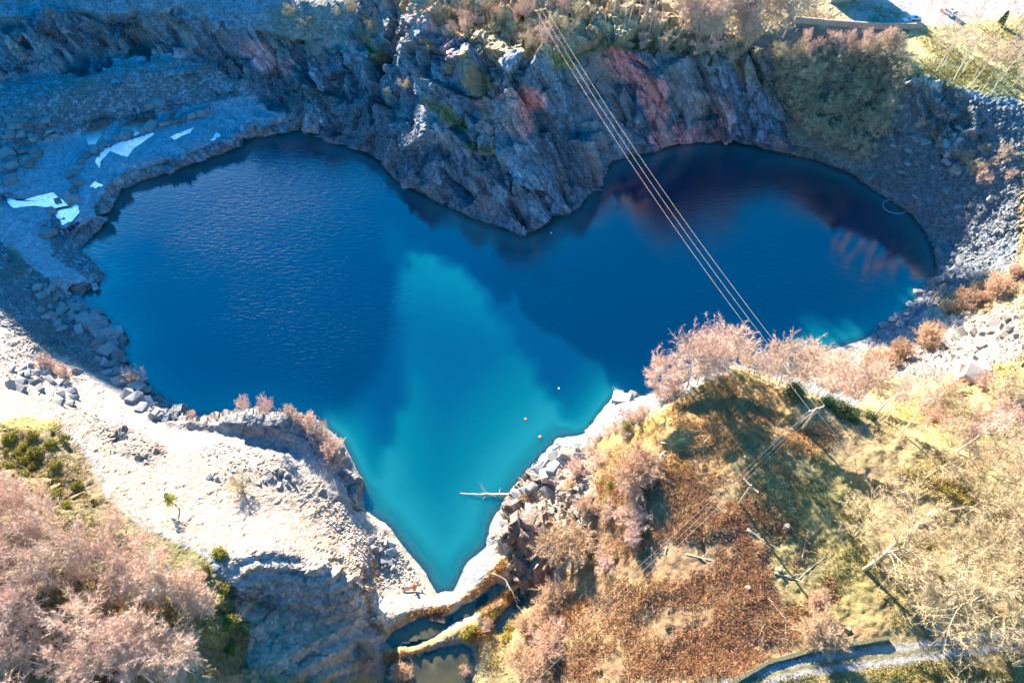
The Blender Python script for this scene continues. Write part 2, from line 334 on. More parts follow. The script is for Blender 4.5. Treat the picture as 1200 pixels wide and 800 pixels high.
# moss and turf ledges on the cliff
for pl in ([(500,122),(530,125),(545,150),(535,155),(505,140)], [(540,162),(590,165),(585,176),(545,174)], [(410,35),(440,45),(455,75),(445,90),(432,60),(412,48)], [(545,60),(570,80),(560,110),(550,95)],
           [(650,70),(670,60),(672,75),(640,90)], [(850,65),(880,78),(882,90),(860,78)], [(60,90),(120,90),(100,100)], [(7,290),(30,310),(28,330),(7,325)]):
    paint(mask(pl, 7), (.17, .17, .06), .85)
paint(mask([(330,100),(345,96),(352,104),(335,108)],4),(.14,.13,.09),.8); paint(mask([(310,118),(345,112),(395,110),(390,120),(330,126)],5),(.13,.13,.10),.8)
paint(np.clip(nb*2+.2, 0, 1)*mask([(300,0),(470,0),(470,60),(400,80),(300,50)], 8), (.19, .19, .12), .6)
paint(mask([(440,-60),(740,-60),(735,45),(680,60),(640,85),(600,70),(560,60),(500,20),(470,20)], 8), (.42, .30, .17), .9)
paint(mask([(640,85),(680,55),(720,45),(740,60),(715,60),(690,58)], 5), (.19,.20,.06), .8)
paint(mask(Z_SCRUB, 8), (.15, .14, .10), .8); paint(mask([(700,-60),(1060,-60),(1060,30),(900,34),(740,46),(705,40)], 6), (.40, .32, .18), .8)
paint(mask(Z_RIM, 6), (.42, .38, .17)); paint(mask([(1068,80),(1110,70),(1240,100),(1240,140),(1150,115),(1075,92)], 6), (.16, .17, .06))
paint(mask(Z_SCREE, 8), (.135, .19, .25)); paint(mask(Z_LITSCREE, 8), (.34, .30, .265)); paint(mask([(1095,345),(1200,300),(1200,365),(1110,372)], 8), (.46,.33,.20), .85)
paint(mask(Z_OUT, 6), (.26, .29, .30)); paint(mask([(1085,190),(1060,230),(1000,200),(1020,160),(1060,140)], 10), (.13,.15,.13), .6)
paint(mSl, (.36, .295, .24)); paint(np.clip(nb*2, 0, 1)*mSl, (.29, .24, .215), .7)
paint(np.clip((.28-stepn)*4, 0, 1)*mSl*np.clip(nb*3+.4, 0, 1), (.22, .20, .22), .55)
paint(mask([(-40,372),(40,385),(110,440),(200,490),(420,560),(424,590),(380,580),(340,540),(200,520),(100,480),(-40,440)], 10), (.34, .31, .30), .7)
paint(mB, (.20, .175, .175), .8); paint(np.clip(fbm(flat, .07, 4, 404).reshape(NR, NCOL)*3-.3, 0, 1)*mSl, (.21, .17, .135), .6); paint(mS, (.30, .28, .28)); paint(np.clip((stepn-.75)*6, 0, 1)*mS, (.36, .29, .19), .6); paint(mask([(280,700),(420,720),(440,790),(290,800)], 12), (.38, .30, .21), .5)
paint(mask(Z_BEACH, 6), (.38, .325, .265)); paint(gully*np.clip(.5+f2, 0, 1), (.16, .145, .14), .85)
paint(mask([(590,622),(640,602),(650,640),(640,690),(592,694)], 4), (.17, .13, .115)); paint(mask([(688,556),(704,552),(706,640),(696,660),(688,610)], 5), (.55,.47,.38), .95)
reed = sum(lmask(q, 4, 3) for q in ([(452,744),(480,724),(500,714),(522,716),(530,706),(548,696),(566,684),(584,668),(592,648)], [(452,768),(490,768),(525,750),(548,742),(560,735)], [(560,716),(590,702),(600,690)]))
paint(np.clip(reed, 0, 1), (.36, .22, .07), .8)
paint(trk, (.24, .235, .235)); paint(mask([(420,680),(470,706),(540,704),(590,660),(590,675),(545,710),(480,722),(420,742)], 4), (.48, .42, .36), .8)
paint(mask(Z_VEG, 6), (.16, .125, .07)); paint(np.clip(nb*3, 0, 1)*mask(Z_VEG, 6), (.10, .11, .035), .8)
paint(mask([(-60,492),(66,494),(68,502),(-60,503)], 5), (.34,.29,.06), .6)
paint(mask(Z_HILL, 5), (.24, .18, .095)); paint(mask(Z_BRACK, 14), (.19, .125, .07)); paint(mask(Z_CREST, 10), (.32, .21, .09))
paint(mask(Z_GREEN, 30), (.21, .185, .075)); paint(np.clip(lump*2.2, 0, 1)*hill, (.18, .17, .06), .5)
paint(mask(Z_YEL, 8), (.38, .30, .14)); paint(np.clip(lump*2.5, 0, 1)*mask(Z_YEL, 8), (.24, .22, .05), .7)
paint(mask([(700,520),(764,482),(858,436),(1010,486),(1010,492),(858,444),(766,492),(704,530)], 3), (.36,.30,.08), .7)
paint(mask([(1000,484),(1240,545),(1240,860),(1040,760),(1040,640),(1080,560)], 20), (.24,.20,.10), .75)
EDGE = [(70,276),(116,254),(120,236),(132,214),(140,204),(190,190),(232,176),(268,160),(274,145),(312,148),(322,138),(352,138),(376,146)]
paint(lmask([(x, y-6) for x, y in EDGE], 7, 2), (.26, .345, .43), .7)
paint(lmask([(x+1, y+8) for x, y in EDGE], 6, 1.5)*np.clip(.6+f2*1.5, 0, 1), (.42, .34, .34), .65)
wet = np.clip(1-np.abs(Zf-.2)/.9, 0, 1)*mask([tuple(q) for q in LAKE], 60); paint(wet*(GY < 420), (.06, .08, .09), .55)
paint(np.clip(-Zf-.2, 0, 1)*mask(LAKE, 20, GX, GY), (.30, .33, .29), .8)
paint(mask([(588,712),(640,695),(690,640),(690,690),(640,730),(625,765),(605,806),(572,806),(580,755)], 6), (.29, .21, .10), .85)
for pl in POND: paint(mask(pl, 4, GX, GY), (.20, .18, .09))
outm = np.clip(np.maximum(np.maximum(GX-1185, GY-788), np.where(GY > 500, -GX+12, -99))/16+nb, 0, 1)*(GY > -60)*(1-track_r)
paint(outm, (.22, .185, .095)); paint(outm*np.clip(lump*2.5, 0, 1), (.15, .14, .06), .7)
paint(carpk, (.36, .36, .37)); 
paint(track_r, (.14,.13,.06))
for off in (-8, 7):
    paint(lmask([(850,806+off),(900,792+off),(950,780+off),(1050,767+off),(1120,758+off),(1215,745+off)], 4.6, 2.2, GX+fine*1.2, GY+fine), (.25, .26, .27))  # wheel ruts painted darker in place of tree shade
far = np.clip(out/150, 0, 1); paint(far, (.16, .17, .08), .8)
ALB *= (1+.22*fbm(flat, .8, 3, 101).reshape(NR, NCOL)[..., None]); ALB = np.clip(ALB, .02, .8)

# surface lookup
def iinterp(Afield, px, py):
    px = np.asarray(px, float); py = np.asarray(py, float)
    j = np.clip(np.searchsorted(gxs, px)-1, 0, NCOL-2); i = np.clip(np.searchsorted(gys, py)-1, 0, NR-2)
    a = (px-gxs[j])/(gxs[j+1]-gxs[j]); b = (py-gys[i])/(gys[i+1]-gys[i])
    if Afield.ndim == 3: a = a[..., None]; b = b[..., None]
    return (Afield[i, j]*(1-a)+Afield[i, j+1]*a)*(1-b)+(Afield[i+1, j]*(1-a)+Afield[i+1, j+1]*a)*b
def G(px, py): return iinterp(P, px, py)
def Gn(px, py): return iinterp(N1, px, py)

# ------------------------------------------------------------------ bpy helpers
def npmesh(name, V, faces, k=None, smooth=False):
    """faces: int array (n,k)"""
    me = bpy.data.meshes.new(name); V = np.ascontiguousarray(V, np.float32); Fa = np.ascontiguousarray(faces, np.int32); n, kk = Fa.shape
    me.vertices.add(len(V)); me.vertices.foreach_set('co', V.ravel()); me.loops.add(n*kk); me.loops.foreach_set('vertex_index', Fa.ravel())
    me.polygons.add(n); me.polygons.foreach_set('loop_start', np.arange(0, n*kk, kk, dtype=np.int32))
    me.polygons.foreach_set('use_smooth', np.full(n, smooth)); me.update(calc_edges=True); me.validate(); return me
def link(name, me, mat=None, parent=None, loc=None):
    o = bpy.data.objects.new(name, me); COL.objects.link(o)
    if mat is not None and len(me.materials) == 0: me.materials.append(mat)
    if parent: o.parent = parent
    if loc is not None: o.location = loc
    return o
def tag(o, label=None, cat=None, group=None, kind=None):
    for k_, v_ in (('label', label), ('category', cat), ('group', group), ('kind', kind)):
        if v_: o[k_] = v_
    return o
def empty(name, loc, rz=0):
    o = bpy.data.objects.new(name, None); COL.objects.link(o); o.location = loc; o.rotation_euler = (0, 0, rz); o.empty_display_size = .5; return o
def copy_tree(o, parent=None):
    c = o.copy(); COL.objects.link(c); c.parent = parent
    for ch in [q for q in bpy.data.objects if q.parent == o]: copy_tree(ch, c)
    return c
class MB:
    def __init__(s): s.v = []; s.f = []
    def box(s, c, d, rot=None, taper=1.0):
        n = len(s.v); c = Vector(c)
        for z in (-.5, .5):
            for x, y in ((-.5, -.5), (.5, -.5), (.5, .5), (-.5, .5)):
                q = Vector((x*d[0]*(taper if z > 0 else 1), y*d[1]*(taper if z > 0 else 1), z*d[2]))
                if rot: q = rot@q
                s.v.append(c+q)
        s.f += [[n+3, n+2, n+1, n], [n+4, n+5, n+6, n+7]]+[[n+i, n+(i+1) % 4, n+4+(i+1) % 4, n+4+i] for i in range(4)]; return s
    def tube(s, pts, rad, n=8, cap=True):
        pts = [Vector(p) for p in pts]; rad = rad if isinstance(rad, (list, tuple)) else [rad]*len(pts); rings = []
        for i, p in enumerate(pts):
            d = (pts[min(i+1, len(pts)-1)]-pts[max(i-1, 0)]).normalized(); a = d.orthogonal().normalized() if i == 0 else (A0-d*A0.dot(d)).normalized(); A0 = a; b = d.cross(a)
            base = len(s.v)
            for k_ in range(n):
                t_ = 2*math.pi*k_/n; s.v.append(p+(a*math.cos(t_)+b*math.sin(t_))*rad[i])
            rings.append(base)
        for r0, r1 in zip(rings[:-1], rings[1:]): s.f += [[r0+k_, r0+(k_+1) % n, r1+(k_+1) % n, r1+k_] for k_ in range(n)]
        if cap: s.f.append([rings[0]+k_ for k_ in range(n)][::-1]); s.f.append([rings[-1]+k_ for k_ in range(n)])
        return s
    def prism(s, prof, y0, y1):
        n = len(s.v); m = len(prof)
        for y in (y0, y1): s.v += [Vector((x, y, z)) for x, z in prof]
        s.f += [list(range(n, n+m)), list(range(n+2*m-1, n+m-1, -1))]+[[n+i, n+m+i, n+m+(i+1) % m, n+(i+1) % m][::1] for i in range(m)]; return s
    def build(s, name, mat, parent=None, loc=None, smooth=False):
        me = bpy.data.meshes.new(name); me.from_pydata([tuple(v_) for v_ in s.v], [], s.f); me.update()
        if smooth: me.polygons.foreach_set('use_smooth', [True]*len(me.polygons))
        return link(name, me, mat, parent, loc)

# ------------------------------------------------------------------ materials
def newmat(name):
    m = bpy.data.materials.new(name); m.use_nodes = True; nt = m.node_tree; b = nt.nodes['Principled BSDF']; return m, nt, b
def nd(nt, t_, **kw):
    n = nt.nodes.new(t_)
    for k_, v_ in kw.items(): setattr(n, k_, v_)
    return n
def simple(name, c, rough=.8, var=.25, scale=3.0, metal=0, bump=.2, spec=.3, c2=None, objvar=0):
    m, nt, b = newmat(name); L = nt.links.new
    tc = nd(nt, 'ShaderNodeTexCoord'); no = nd(nt, 'ShaderNodeTexNoise'); no.inputs['Scale'].default_value = scale; no.inputs['Detail'].default_value = 6
    L(tc.outputs['Object'], no.inputs['Vector'])
    mx = nd(nt, 'ShaderNodeMix', data_type='RGBA'); L(no.outputs['Fac'], mx.inputs['Factor'])
    c2 = c2 or tuple(x*(1-var) for x in c); mx.inputs['A'].default_value = (*c2, 1); mx.inputs['B'].default_value = (*[min(1, x*(1+var)) for x in c], 1)
    res = mx.outputs['Result']
    if objvar:
        oi = nd(nt, 'ShaderNodeObjectInfo'); hs = nd(nt, 'ShaderNodeHueSaturation'); mr = nd(nt, 'ShaderNodeMapRange'); mr.inputs['To Min'].default_value = 1-objvar; mr.inputs['To Max'].default_value = 1+objvar
        L(oi.outputs['Random'], mr.inputs['Value']); L(mr.outputs['Result'], hs.inputs['Value']); L(res, hs.inputs['Color'])
        mr2 = nd(nt, 'ShaderNodeMapRange'); mr2.inputs['To Min'].default_value = .493; mr2.inputs['To Max'].default_value = .517
        wn = nd(nt, 'ShaderNodeTexWhiteNoise', noise_dimensions='1D'); L(oi.outputs['Random'], wn.inputs['W']); L(wn.outputs['Value'], mr2.inputs['Value']); L(mr2.outputs['Result'], hs.inputs['Hue'])
        res = hs.outputs['Color']
    L(res, b.inputs['Base Color']); b.inputs['Roughness'].default_value = rough; b.inputs['Metallic'].default_value = metal; b.inputs['Specular IOR Level'].default_value = spec
    if bump:
        bp = nd(nt, 'ShaderNodeBump'); bp.inputs['Strength'].default_value = bump; bp.inputs['Distance'].default_value = .05; L(no.outputs['Fac'], bp.inputs['Height']); L(bp.outputs['Normal'], b.inputs['Normal'])
    return m
def terrain_mat():
    m, nt, b = newmat('slate_and_soil'); L = nt.links.new
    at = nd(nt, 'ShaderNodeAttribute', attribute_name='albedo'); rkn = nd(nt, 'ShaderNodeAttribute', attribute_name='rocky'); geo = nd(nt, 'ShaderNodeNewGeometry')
    m1 = nd(nt, 'ShaderNodeMapping'); m1.inputs['Rotation'].default_value = (.15, .5, 0); L(geo.outputs['Position'], m1.inputs['Vector'])
    m2 = nd(nt, 'ShaderNodeMapping'); m2.inputs['Scale'].default_value = (1, .8, .13); L(m1.outputs['Vector'], m2.inputs['Vector'])
    st = nd(nt, 'ShaderNodeTexNoise'); st.inputs['Scale'].default_value = .9; st.inputs['Detail'].default_value = 9; st.inputs['Roughness'].default_value = .68; L(m2.outputs['Vector'], st.inputs['Vector'])
    n1 = nd(nt, 'ShaderNodeTexNoise'); n1.inputs['Scale'].default_value = 1.6; n1.inputs['Detail'].default_value = 10; n1.inputs['Roughness'].default_value = .72; L(geo.outputs['Position'], n1.inputs['Vector'])
    vo = nd(nt, 'ShaderNodeTexVoronoi'); vo.inputs['Scale'].default_value = 1.3; L(m1.outputs['Vector'], vo.inputs['Vector'])
    r1 = nd(nt, 'ShaderNodeMapRange'); r1.inputs['From Min'].default_value = .3; r1.inputs['From Max'].default_value = .7; r1.inputs['To Min'].default_value = .42; r1.inputs['To Max'].default_value = 1.75; L(st.outputs['Fac'], r1.inputs['Value'])
    r2 = nd(nt, 'ShaderNodeMapRange'); r2.inputs['From Min'].default_value = .3; r2.inputs['From Max'].default_value = .7; r2.inputs['To Min'].default_value = .62; r2.inputs['To Max'].default_value = 1.38; L(n1.outputs['Fac'], r2.inputs['Value'])
    fm = nd(nt, 'ShaderNodeMix', data_type='FLOAT'); L(rkn.outputs['Fac'], fm.inputs['Factor']); fm.inputs['A'].default_value = 1; L(r1.outputs['Result'], fm.inputs['B'])
    mu = nd(nt, 'ShaderNodeMath', operation='MULTIPLY'); L(fm.outputs['Result'], mu.inputs[0]); L(r2.outputs['Result'], mu.inputs[1])
    # pieces of rubble and blocks differ a little in tone
    sp = nd(nt, 'ShaderNodeSeparateColor'); L(vo.outputs['Color'], sp.inputs['Color']); r3 = nd(nt, 'ShaderNodeMapRange'); r3.inputs['To Min'].default_value = .8; r3.inputs['To Max'].default_value = 1.2; L(sp.outputs[0], r3.inputs['Value'])
    mu2 = nd(nt, 'ShaderNodeMath', operation='MULTIPLY'); L(mu.outputs[0], mu2.inputs[0]); L(r3.outputs['Result'], mu2.inputs[1])
    vm = nd(nt, 'ShaderNodeVectorMath', operation='SCALE'); L(at.outputs['Color'], vm.inputs[0]); L(mu2.outputs[0], vm.inputs['Scale'])
    vc = nd(nt, 'ShaderNodeTexVoronoi', feature='DISTANCE_TO_EDGE'); vc.inputs['Scale'].default_value = .45; m4 = nd(nt, 'ShaderNodeMapping'); m4.inputs['Scale'].default_value = (1, 1, .3); wv = nd(nt, 'ShaderNodeMix', data_type='VECTOR'); wv.inputs['Factor'].default_value = .12
    L(m1.outputs['Vector'], m4.inputs['Vector']); L(m4.outputs['Vector'], wv.inputs['A']); wsc = nd(nt, 'ShaderNodeVectorMath', operation='SCALE'); wsc.inputs['Scale'].default_value = 18; L(n1.outputs['Color'], wsc.inputs[0]); L(wsc.outputs[0], wv.inputs['B']); L(wv.outputs['Result'], vc.inputs['Vector'])
    rc_ = nd(nt, 'ShaderNodeMapRange'); rc_.inputs['From Min'].default_value = .0; rc_.inputs['From Max'].default_value = .06; rc_.inputs['To Min'].default_value = .3; L(vc.outputs['Distance'], rc_.inputs['Value'])
    fc_ = nd(nt, 'ShaderNodeMix', data_type='FLOAT'); fc_.inputs['A'].default_value = 1; L(rkn.outputs['Fac'], fc_.inputs['Factor']); L(rc_.outputs['Result'], fc_.inputs['B'])
    mu3 = nd(nt, 'ShaderNodeMath', operation='MULTIPLY'); L(mu2.outputs[0], mu3.inputs[0]); L(fc_.outputs['Result'], mu3.inputs[1]); L(mu3.outputs[0], vm.inputs['Scale'])
    # lichen / iron tint
    n3 = nd(nt, 'ShaderNodeTexNoise'); n3.inputs['Scale'].default_value = .12; n3.inputs['Detail'].default_value = 5; L(m2.outputs['Vector'], n3.inputs['Vector'])
    r4 = nd(nt, 'ShaderNodeMapRange'); r4.inputs['From Min'].default_value = .5; r4.inputs['From Max'].default_value = .66; r4.inputs['To Max'].default_value = .5; L(n3.outputs['Fac'], r4.inputs['Value'])
    mt = nd(nt, 'ShaderNodeMath', operation='MULTIPLY'); L(r4.outputs['Result'], mt.inputs[0]); L(rkn.outputs['Fac'], mt.inputs[1])
    mx = nd(nt, 'ShaderNodeMix', data_type='RGBA'); L(mt.outputs[0], mx.inputs['Factor']); L(vm.outputs[0], mx.inputs['A']); mx.inputs['B'].default_value = (.38, .25, .19, 1)
    L(mx.outputs['Result'], b.inputs['Base Color']); b.inputs['Roughness'].default_value = .72; b.inputs['Specular IOR Level'].default_value = .35
    bs = nd(nt, 'ShaderNodeMath', operation='MULTIPLY'); L(st.outputs['Fac'], bs.inputs[0]); L(rkn.outputs['Fac'], bs.inputs[1])
    ba = nd(nt, 'ShaderNodeMath', operation='MULTIPLY_ADD'); ba.inputs[1].default_value = .7; L(n1.outputs['Fac'], ba.inputs[0]); L(bs.outputs[0], ba.inputs[2])
    bp = nd(nt, 'ShaderNodeBump'); bp.inputs['Strength'].default_value = 1; bp.inputs['Distance'].default_value = .5; L(ba.outputs[0], bp.inputs['Height']); L(bp.outputs['Normal'], b.inputs['Normal'])
    return m
def water_mat(name, body, shallow, refl=.16, scale=1.0, alpha_depth=True):
    m, nt, b = newmat(name); L = nt.links.new; nt.nodes.remove(b); o = nt.nodes['Material Output']
    geo = nd(nt, 'ShaderNodeNewGeometry'); dp = nd(nt, 'ShaderNodeAttribute', attribute_name='depth')
    mp = nd(nt, 'ShaderNodeMapping'); mp.inputs['Rotation'].default_value = (0, 0, .5); mp.inputs['Scale'].default_value = (.45*scale, 1.25*scale, 1); L(geo.outputs['Position'], mp.inputs['Vector'])
    n1 = nd(nt, 'ShaderNodeTexNoise'); n1.inputs['Scale'].default_value = 1.1; n1.inputs['Detail'].default_value = 3; n1.inputs['Distortion'].default_value = .5; L(mp.outputs['Vector'], n1.inputs['Vector'])
    n2 = nd(nt, 'ShaderNodeTexNoise'); n2.inputs['Scale'].default_value = .025; n2.inputs['Detail'].default_value = 3; L(geo.outputs['Position'], n2.inputs['Vector'])
    rr = nd(nt, 'ShaderNodeMapRange'); rr.inputs['From Min'].default_value = .40; rr.inputs['From Max'].default_value = .62; rr.inputs['To Min'].default_value = .05; rr.inputs['To Max'].default_value = .34; L(n2.outputs['Fac'], rr.inputs['Value'])
    bp = nd(nt, 'ShaderNodeBump'); bp.inputs['Distance'].default_value = .35; L(rr.outputs['Result'], bp.inputs['Strength']); L(n1.outputs['Fac'], bp.inputs['Height'])
    ramp = body if isinstance(body, list) else [(0, shallow), (.3, body)]
    mx = nd(nt, 'ShaderNodeValToRGB'); cr_ = mx.color_ramp; cr_.elements[0].position, cr_.elements[0].color = ramp[0][0], (*ramp[0][1], 1); cr_.elements[1].position, cr_.elements[1].color = ramp[-1][0], (*ramp[-1][1], 1)
    for p_, c_ in ramp[1:-1]: e_ = cr_.elements.new(p_); e_.color = (*c_, 1)
    d1 = nd(nt, 'ShaderNodeMapRange'); d1.inputs['From Min'].default_value = 0; d1.inputs['From Max'].default_value = 13; L(dp.outputs['Fac'], d1.inputs['Value']); L(d1.outputs['Result'], mx.inputs['Fac'])
    df = nd(nt, 'ShaderNodeSubsurfaceScattering' if scale == 1 else 'ShaderNodeBsdfDiffuse'); L(mx.outputs['Color'], df.inputs['Color'])
    if scale == 1: df.falloff = 'BURLEY'; df.inputs['Radius'].default_value = (1, 3, 3.6); df.inputs['Scale'].default_value = 1.6
    tr = nd(nt, 'ShaderNodeBsdfTransparent'); tr.inputs['Color'].default_value = (.55, .85, .9, 1)
    d2 = nd(nt, 'ShaderNodeMapRange'); d2.inputs['From Min'].default_value = .0; d2.inputs['From Max'].default_value = 1.8; d2.inputs['To Min'].default_value = .12; d2.inputs['To Max'].default_value = 1; L(dp.outputs['Fac'], d2.inputs['Value'])
    m1 = nd(nt, 'ShaderNodeMixShader'); L(d2.outputs['Result'], m1.inputs[0]); L(tr.outputs[0], m1.inputs[1]); L(df.outputs[0], m1.inputs[2])
    gl = nd(nt, 'ShaderNodeBsdfGlossy'); gl.inputs['Roughness'].default_value = .04; L(bp.outputs['Normal'], gl.inputs['Normal'])
    lw = nd(nt, 'ShaderNodeFresnel'); lw.inputs['IOR'].default_value = 1.33; L(bp.outputs['Normal'], lw.inputs['Normal'])
    mm = nd(nt, 'ShaderNodeMath', operation='MULTIPLY_ADD'); mm.inputs[1].default_value = 1.6; mm.inputs[2].default_value = refl; L(lw.outputs[0], mm.inputs[0])
    m2 = nd(nt, 'ShaderNodeMixShader'); L(mm.outputs[0], m2.inputs[0]); L(m1.outputs[0], m2.inputs[1]); L(gl.outputs[0], m2.inputs[2]); L(m2.outputs[0], o.inputs['Surface'])
    return m
M_ = {}
M_['ground'] = terrain_mat()
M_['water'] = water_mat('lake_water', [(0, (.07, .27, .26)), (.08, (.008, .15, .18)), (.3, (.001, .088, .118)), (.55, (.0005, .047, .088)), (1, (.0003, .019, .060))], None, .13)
M_['pond'] = water_mat('pond_water', (.085, .10, .04), (.14, .13, .06), .04, 3)
M_['puddle'] = water_mat('puddle_water', (.85, .68, .58), (.85, .68, .58), .12, 3)  # pale body colour stands in for bright sky mirrored in the puddles
M_['birch_bark'] = simple('birch_bark', (.62, .55, .48), .75, .3, 2.5, objvar=.12)
M_['oak_bark'] = simple('oak_bark', (.38, .31, .22), .85, .35, 2, objvar=.12)
M_['pink_twig'] = simple('birch_twigs', (.58, .415, .345), .8, .25, .6, bump=0, objvar=.18)
M_['oak_twig'] = simple('oak_twigs', (.54, .43, .27), .8, .25, .6, bump=0, objvar=.15)
M_['scrub_twig'] = simple('scrub_twigs', (.50, .42, .29), .85, .3, .6, bump=0, objvar=.25)
M_['red_twig'] = simple('willow_twigs', (.55, .38, .26), .8, .25, .6, bump=0, objvar=.15)
M_['needle'] = simple('conifer_needles', (.075, .115, .035), .7, .35, 1.5, bump=0, objvar=.2)
M_['lime_needle'] = simple('young_conifer_needles', (.30, .33, .06), .7, .3, 1.5, bump=0, objvar=.15)
M_['leaf'] = simple('evergreen_leaves', (.10, .14, .04), .5, .4, 2, bump=0, spec=.5, objvar=.2)
M_['gorse'] = simple('gorse_leaves', (.27, .24, .045), .7, .4, 1.5, bump=0, objvar=.25)
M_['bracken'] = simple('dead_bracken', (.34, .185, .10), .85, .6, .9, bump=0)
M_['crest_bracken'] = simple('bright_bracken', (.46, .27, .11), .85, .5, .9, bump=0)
M_['straw'] = simple('straw_litter', (.36, .28, .15), .85, .5, .7, bump=0)
M_['grass'] = simple('dry_grass', (.36, .29, .10), .85, .5, .7, bump=0)
M_['greengrass'] = simple('short_green_grass', (.23, .215, .075), .85, .5, .7, bump=0)
M_['reed'] = simple('reeds', (.42, .24, .07), .85, .5, .7, bump=0)
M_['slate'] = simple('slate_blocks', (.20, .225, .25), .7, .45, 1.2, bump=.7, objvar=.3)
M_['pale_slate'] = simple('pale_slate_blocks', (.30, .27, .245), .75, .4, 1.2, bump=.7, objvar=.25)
M_['log'] = simple('weathered_wood', (.40, .34, .27), .85, .35, 2, bump=.4, objvar=.15)
M_['dark_wood'] = simple('dark_timber', (.13, .085, .07), .8, .3, 3)
M_['wire'] = simple('aluminium_wire', (.6, .57, .52), .45, .05, 1, metal=.3, bump=0, spec=.5)
M_['white'] = simple('white_paint', (.8, .8, .8), .35, .04, 1, bump=0, spec=.5)
M_['silver'] = simple('silver_paint', (.55, .56, .58), .3, .04, 1, metal=.4, bump=0, spec=.5)
M_['glass'] = simple('dark_window_glass', (.03, .04, .05), .08, .05, 1, bump=0, spec=.8)
M_['rubber'] = simple('black_rubber', (.03, .03, .03), .7, .1, 3, bump=0)
M_['red'] = simple('red_plastic', (.55, .05, .03), .5, .1, 2, bump=0)
M_['orange'] = simple('orange_plastic', (.75, .25, .04), .5, .1, 2, bump=0)
M_['bluerope'] = simple('pale_blue_float_rope', (.22, .36, .55), .6, .1, 2, bump=0)
M_['stone'] = simple('drystone', (.32, .30, .27), .85, .5, 2.2, bump=.9)
M_['mossy'] = simple('mossy_stone', (.13, .13, .08), .9, .5, 2.2, bump=.9)
M_['roof'] = simple('slate_roof', (.16, .17, .19), .7, .3, 3, bump=.5)

# ------------------------------------------------------------------ ground sheet, split into its regions
idx = np.arange(NR*NCOL).reshape(NR, NCOL)
Q = np.stack([idx[1:, :-1], idx[1:, 1:], idx[:-1, 1:], idx[:-1, :-1]], -1).reshape(-1, 4)
cx_ = (GX[1:, 1:]+GX[:-1, :-1]).ravel()/2; cy_ = (GY[1:, 1:]+GY[:-1, :-1]).ravel()/2
VV = P.reshape(-1, 3); AL = np.concatenate([ALB, np.ones((NR, NCOL, 1))], -1).reshape(-1, 4); RK = np.clip(rk+scr*.35+mSl*.35, 0, 1).ravel()
reg = np.zeros(len(Q), int)
def inside(poly):
    return sdist(cx_, cy_, poly) > 0
reg[inside([(-24,88),(200,58),(262,66),(300,110),(385,150),(330,165),(270,190),(110,280),(150,400),(95,425),(60,395),(-24,380)])] = 2
reg[inside([(-24,-20),(1000,-20),(1224,-20),(1224,125),(1150,112),(1075,88),(1000,200),(850,180),(700,225),(612,290),(430,200),(385,150),(300,110),(262,66),(200,58),(-24,88)])] = 1
reg[inside([(690,520),(762,478),(858,428),(1022,488),(1224,540),(1224,830),(600,830),(612,740),(686,650),(700,600),(694,560)])] = 3
reg[inside(LAKE)] = 4
nmz = ['ground', 'cliff', 'quarry_floor', 'hillside', 'lake_bed']
for r in range(5):
    q = Q[reg == r]; u_, inv = np.unique(q, return_inverse=True); me = npmesh(nmz[r], VV[u_], inv.reshape(q.shape), smooth=(r in (3, 4)))
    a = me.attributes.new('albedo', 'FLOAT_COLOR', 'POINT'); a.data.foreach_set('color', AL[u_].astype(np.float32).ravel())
    a = me.attributes.new('rocky', 'FLOAT', 'POINT'); a.data.foreach_set('value', RK[u_].astype(np.float32))
    nn = N1.reshape(-1, 3)[u_]; me.normals_split_custom_set_from_vertices(nn.tolist()) if r < 0 else None
    tag(link(nmz[r], me, M_['ground']), kind='structure')

# ------------------------------------------------------------------ water
def water_sheet(name, poly, z, mat, grow, cell, label=None, kind='structure', maxd=None):
    W0_ = unproj([p_[0] for p_ in poly], [p_[1] for p_ in poly], z); lo = W0_.min(0)-grow; hi = W0_.max(0)+grow
    xs = np.arange(lo[0], hi[0]+cell, cell); ys = np.arange(lo[1], hi[1]+cell, cell); X, Y = np.meshgrid(xs, ys)
    V = np.stack([X, Y, np.full_like(X, z)], -1); px, py = project(V)
    zt = iinterp(P[..., 2], px, py); sdd = sdist(px, py, poly)
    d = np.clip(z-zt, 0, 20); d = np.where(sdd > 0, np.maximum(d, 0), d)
    keepv = (zt < z+1.6) & (sdd > -16); i2 = np.arange(X.size).reshape(X.shape)
    q = np.stack([i2[:-1, :-1], i2[:-1, 1:], i2[1:, 1:], i2[1:, :-1]], -1).reshape(-1, 4); q = q[keepv.ravel()[q].any(1)]
    u_, inv = np.unique(q, return_inverse=True); me = npmesh(name, V.reshape(-1, 3)[u_], inv.reshape(q.shape), smooth=True)
    a = me.attributes.new('depth', 'FLOAT', 'POINT'); a.data.foreach_set('value', d.ravel()[u_].astype(np.float32))
    return tag(link(name, me, mat), label, None, None, kind)
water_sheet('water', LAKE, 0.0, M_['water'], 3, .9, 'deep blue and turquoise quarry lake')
for pl in POND: water_sheet('pond_water', pl, 1.25, M_['pond'], 1.0, .35, 'shallow still pool in the old cutting')
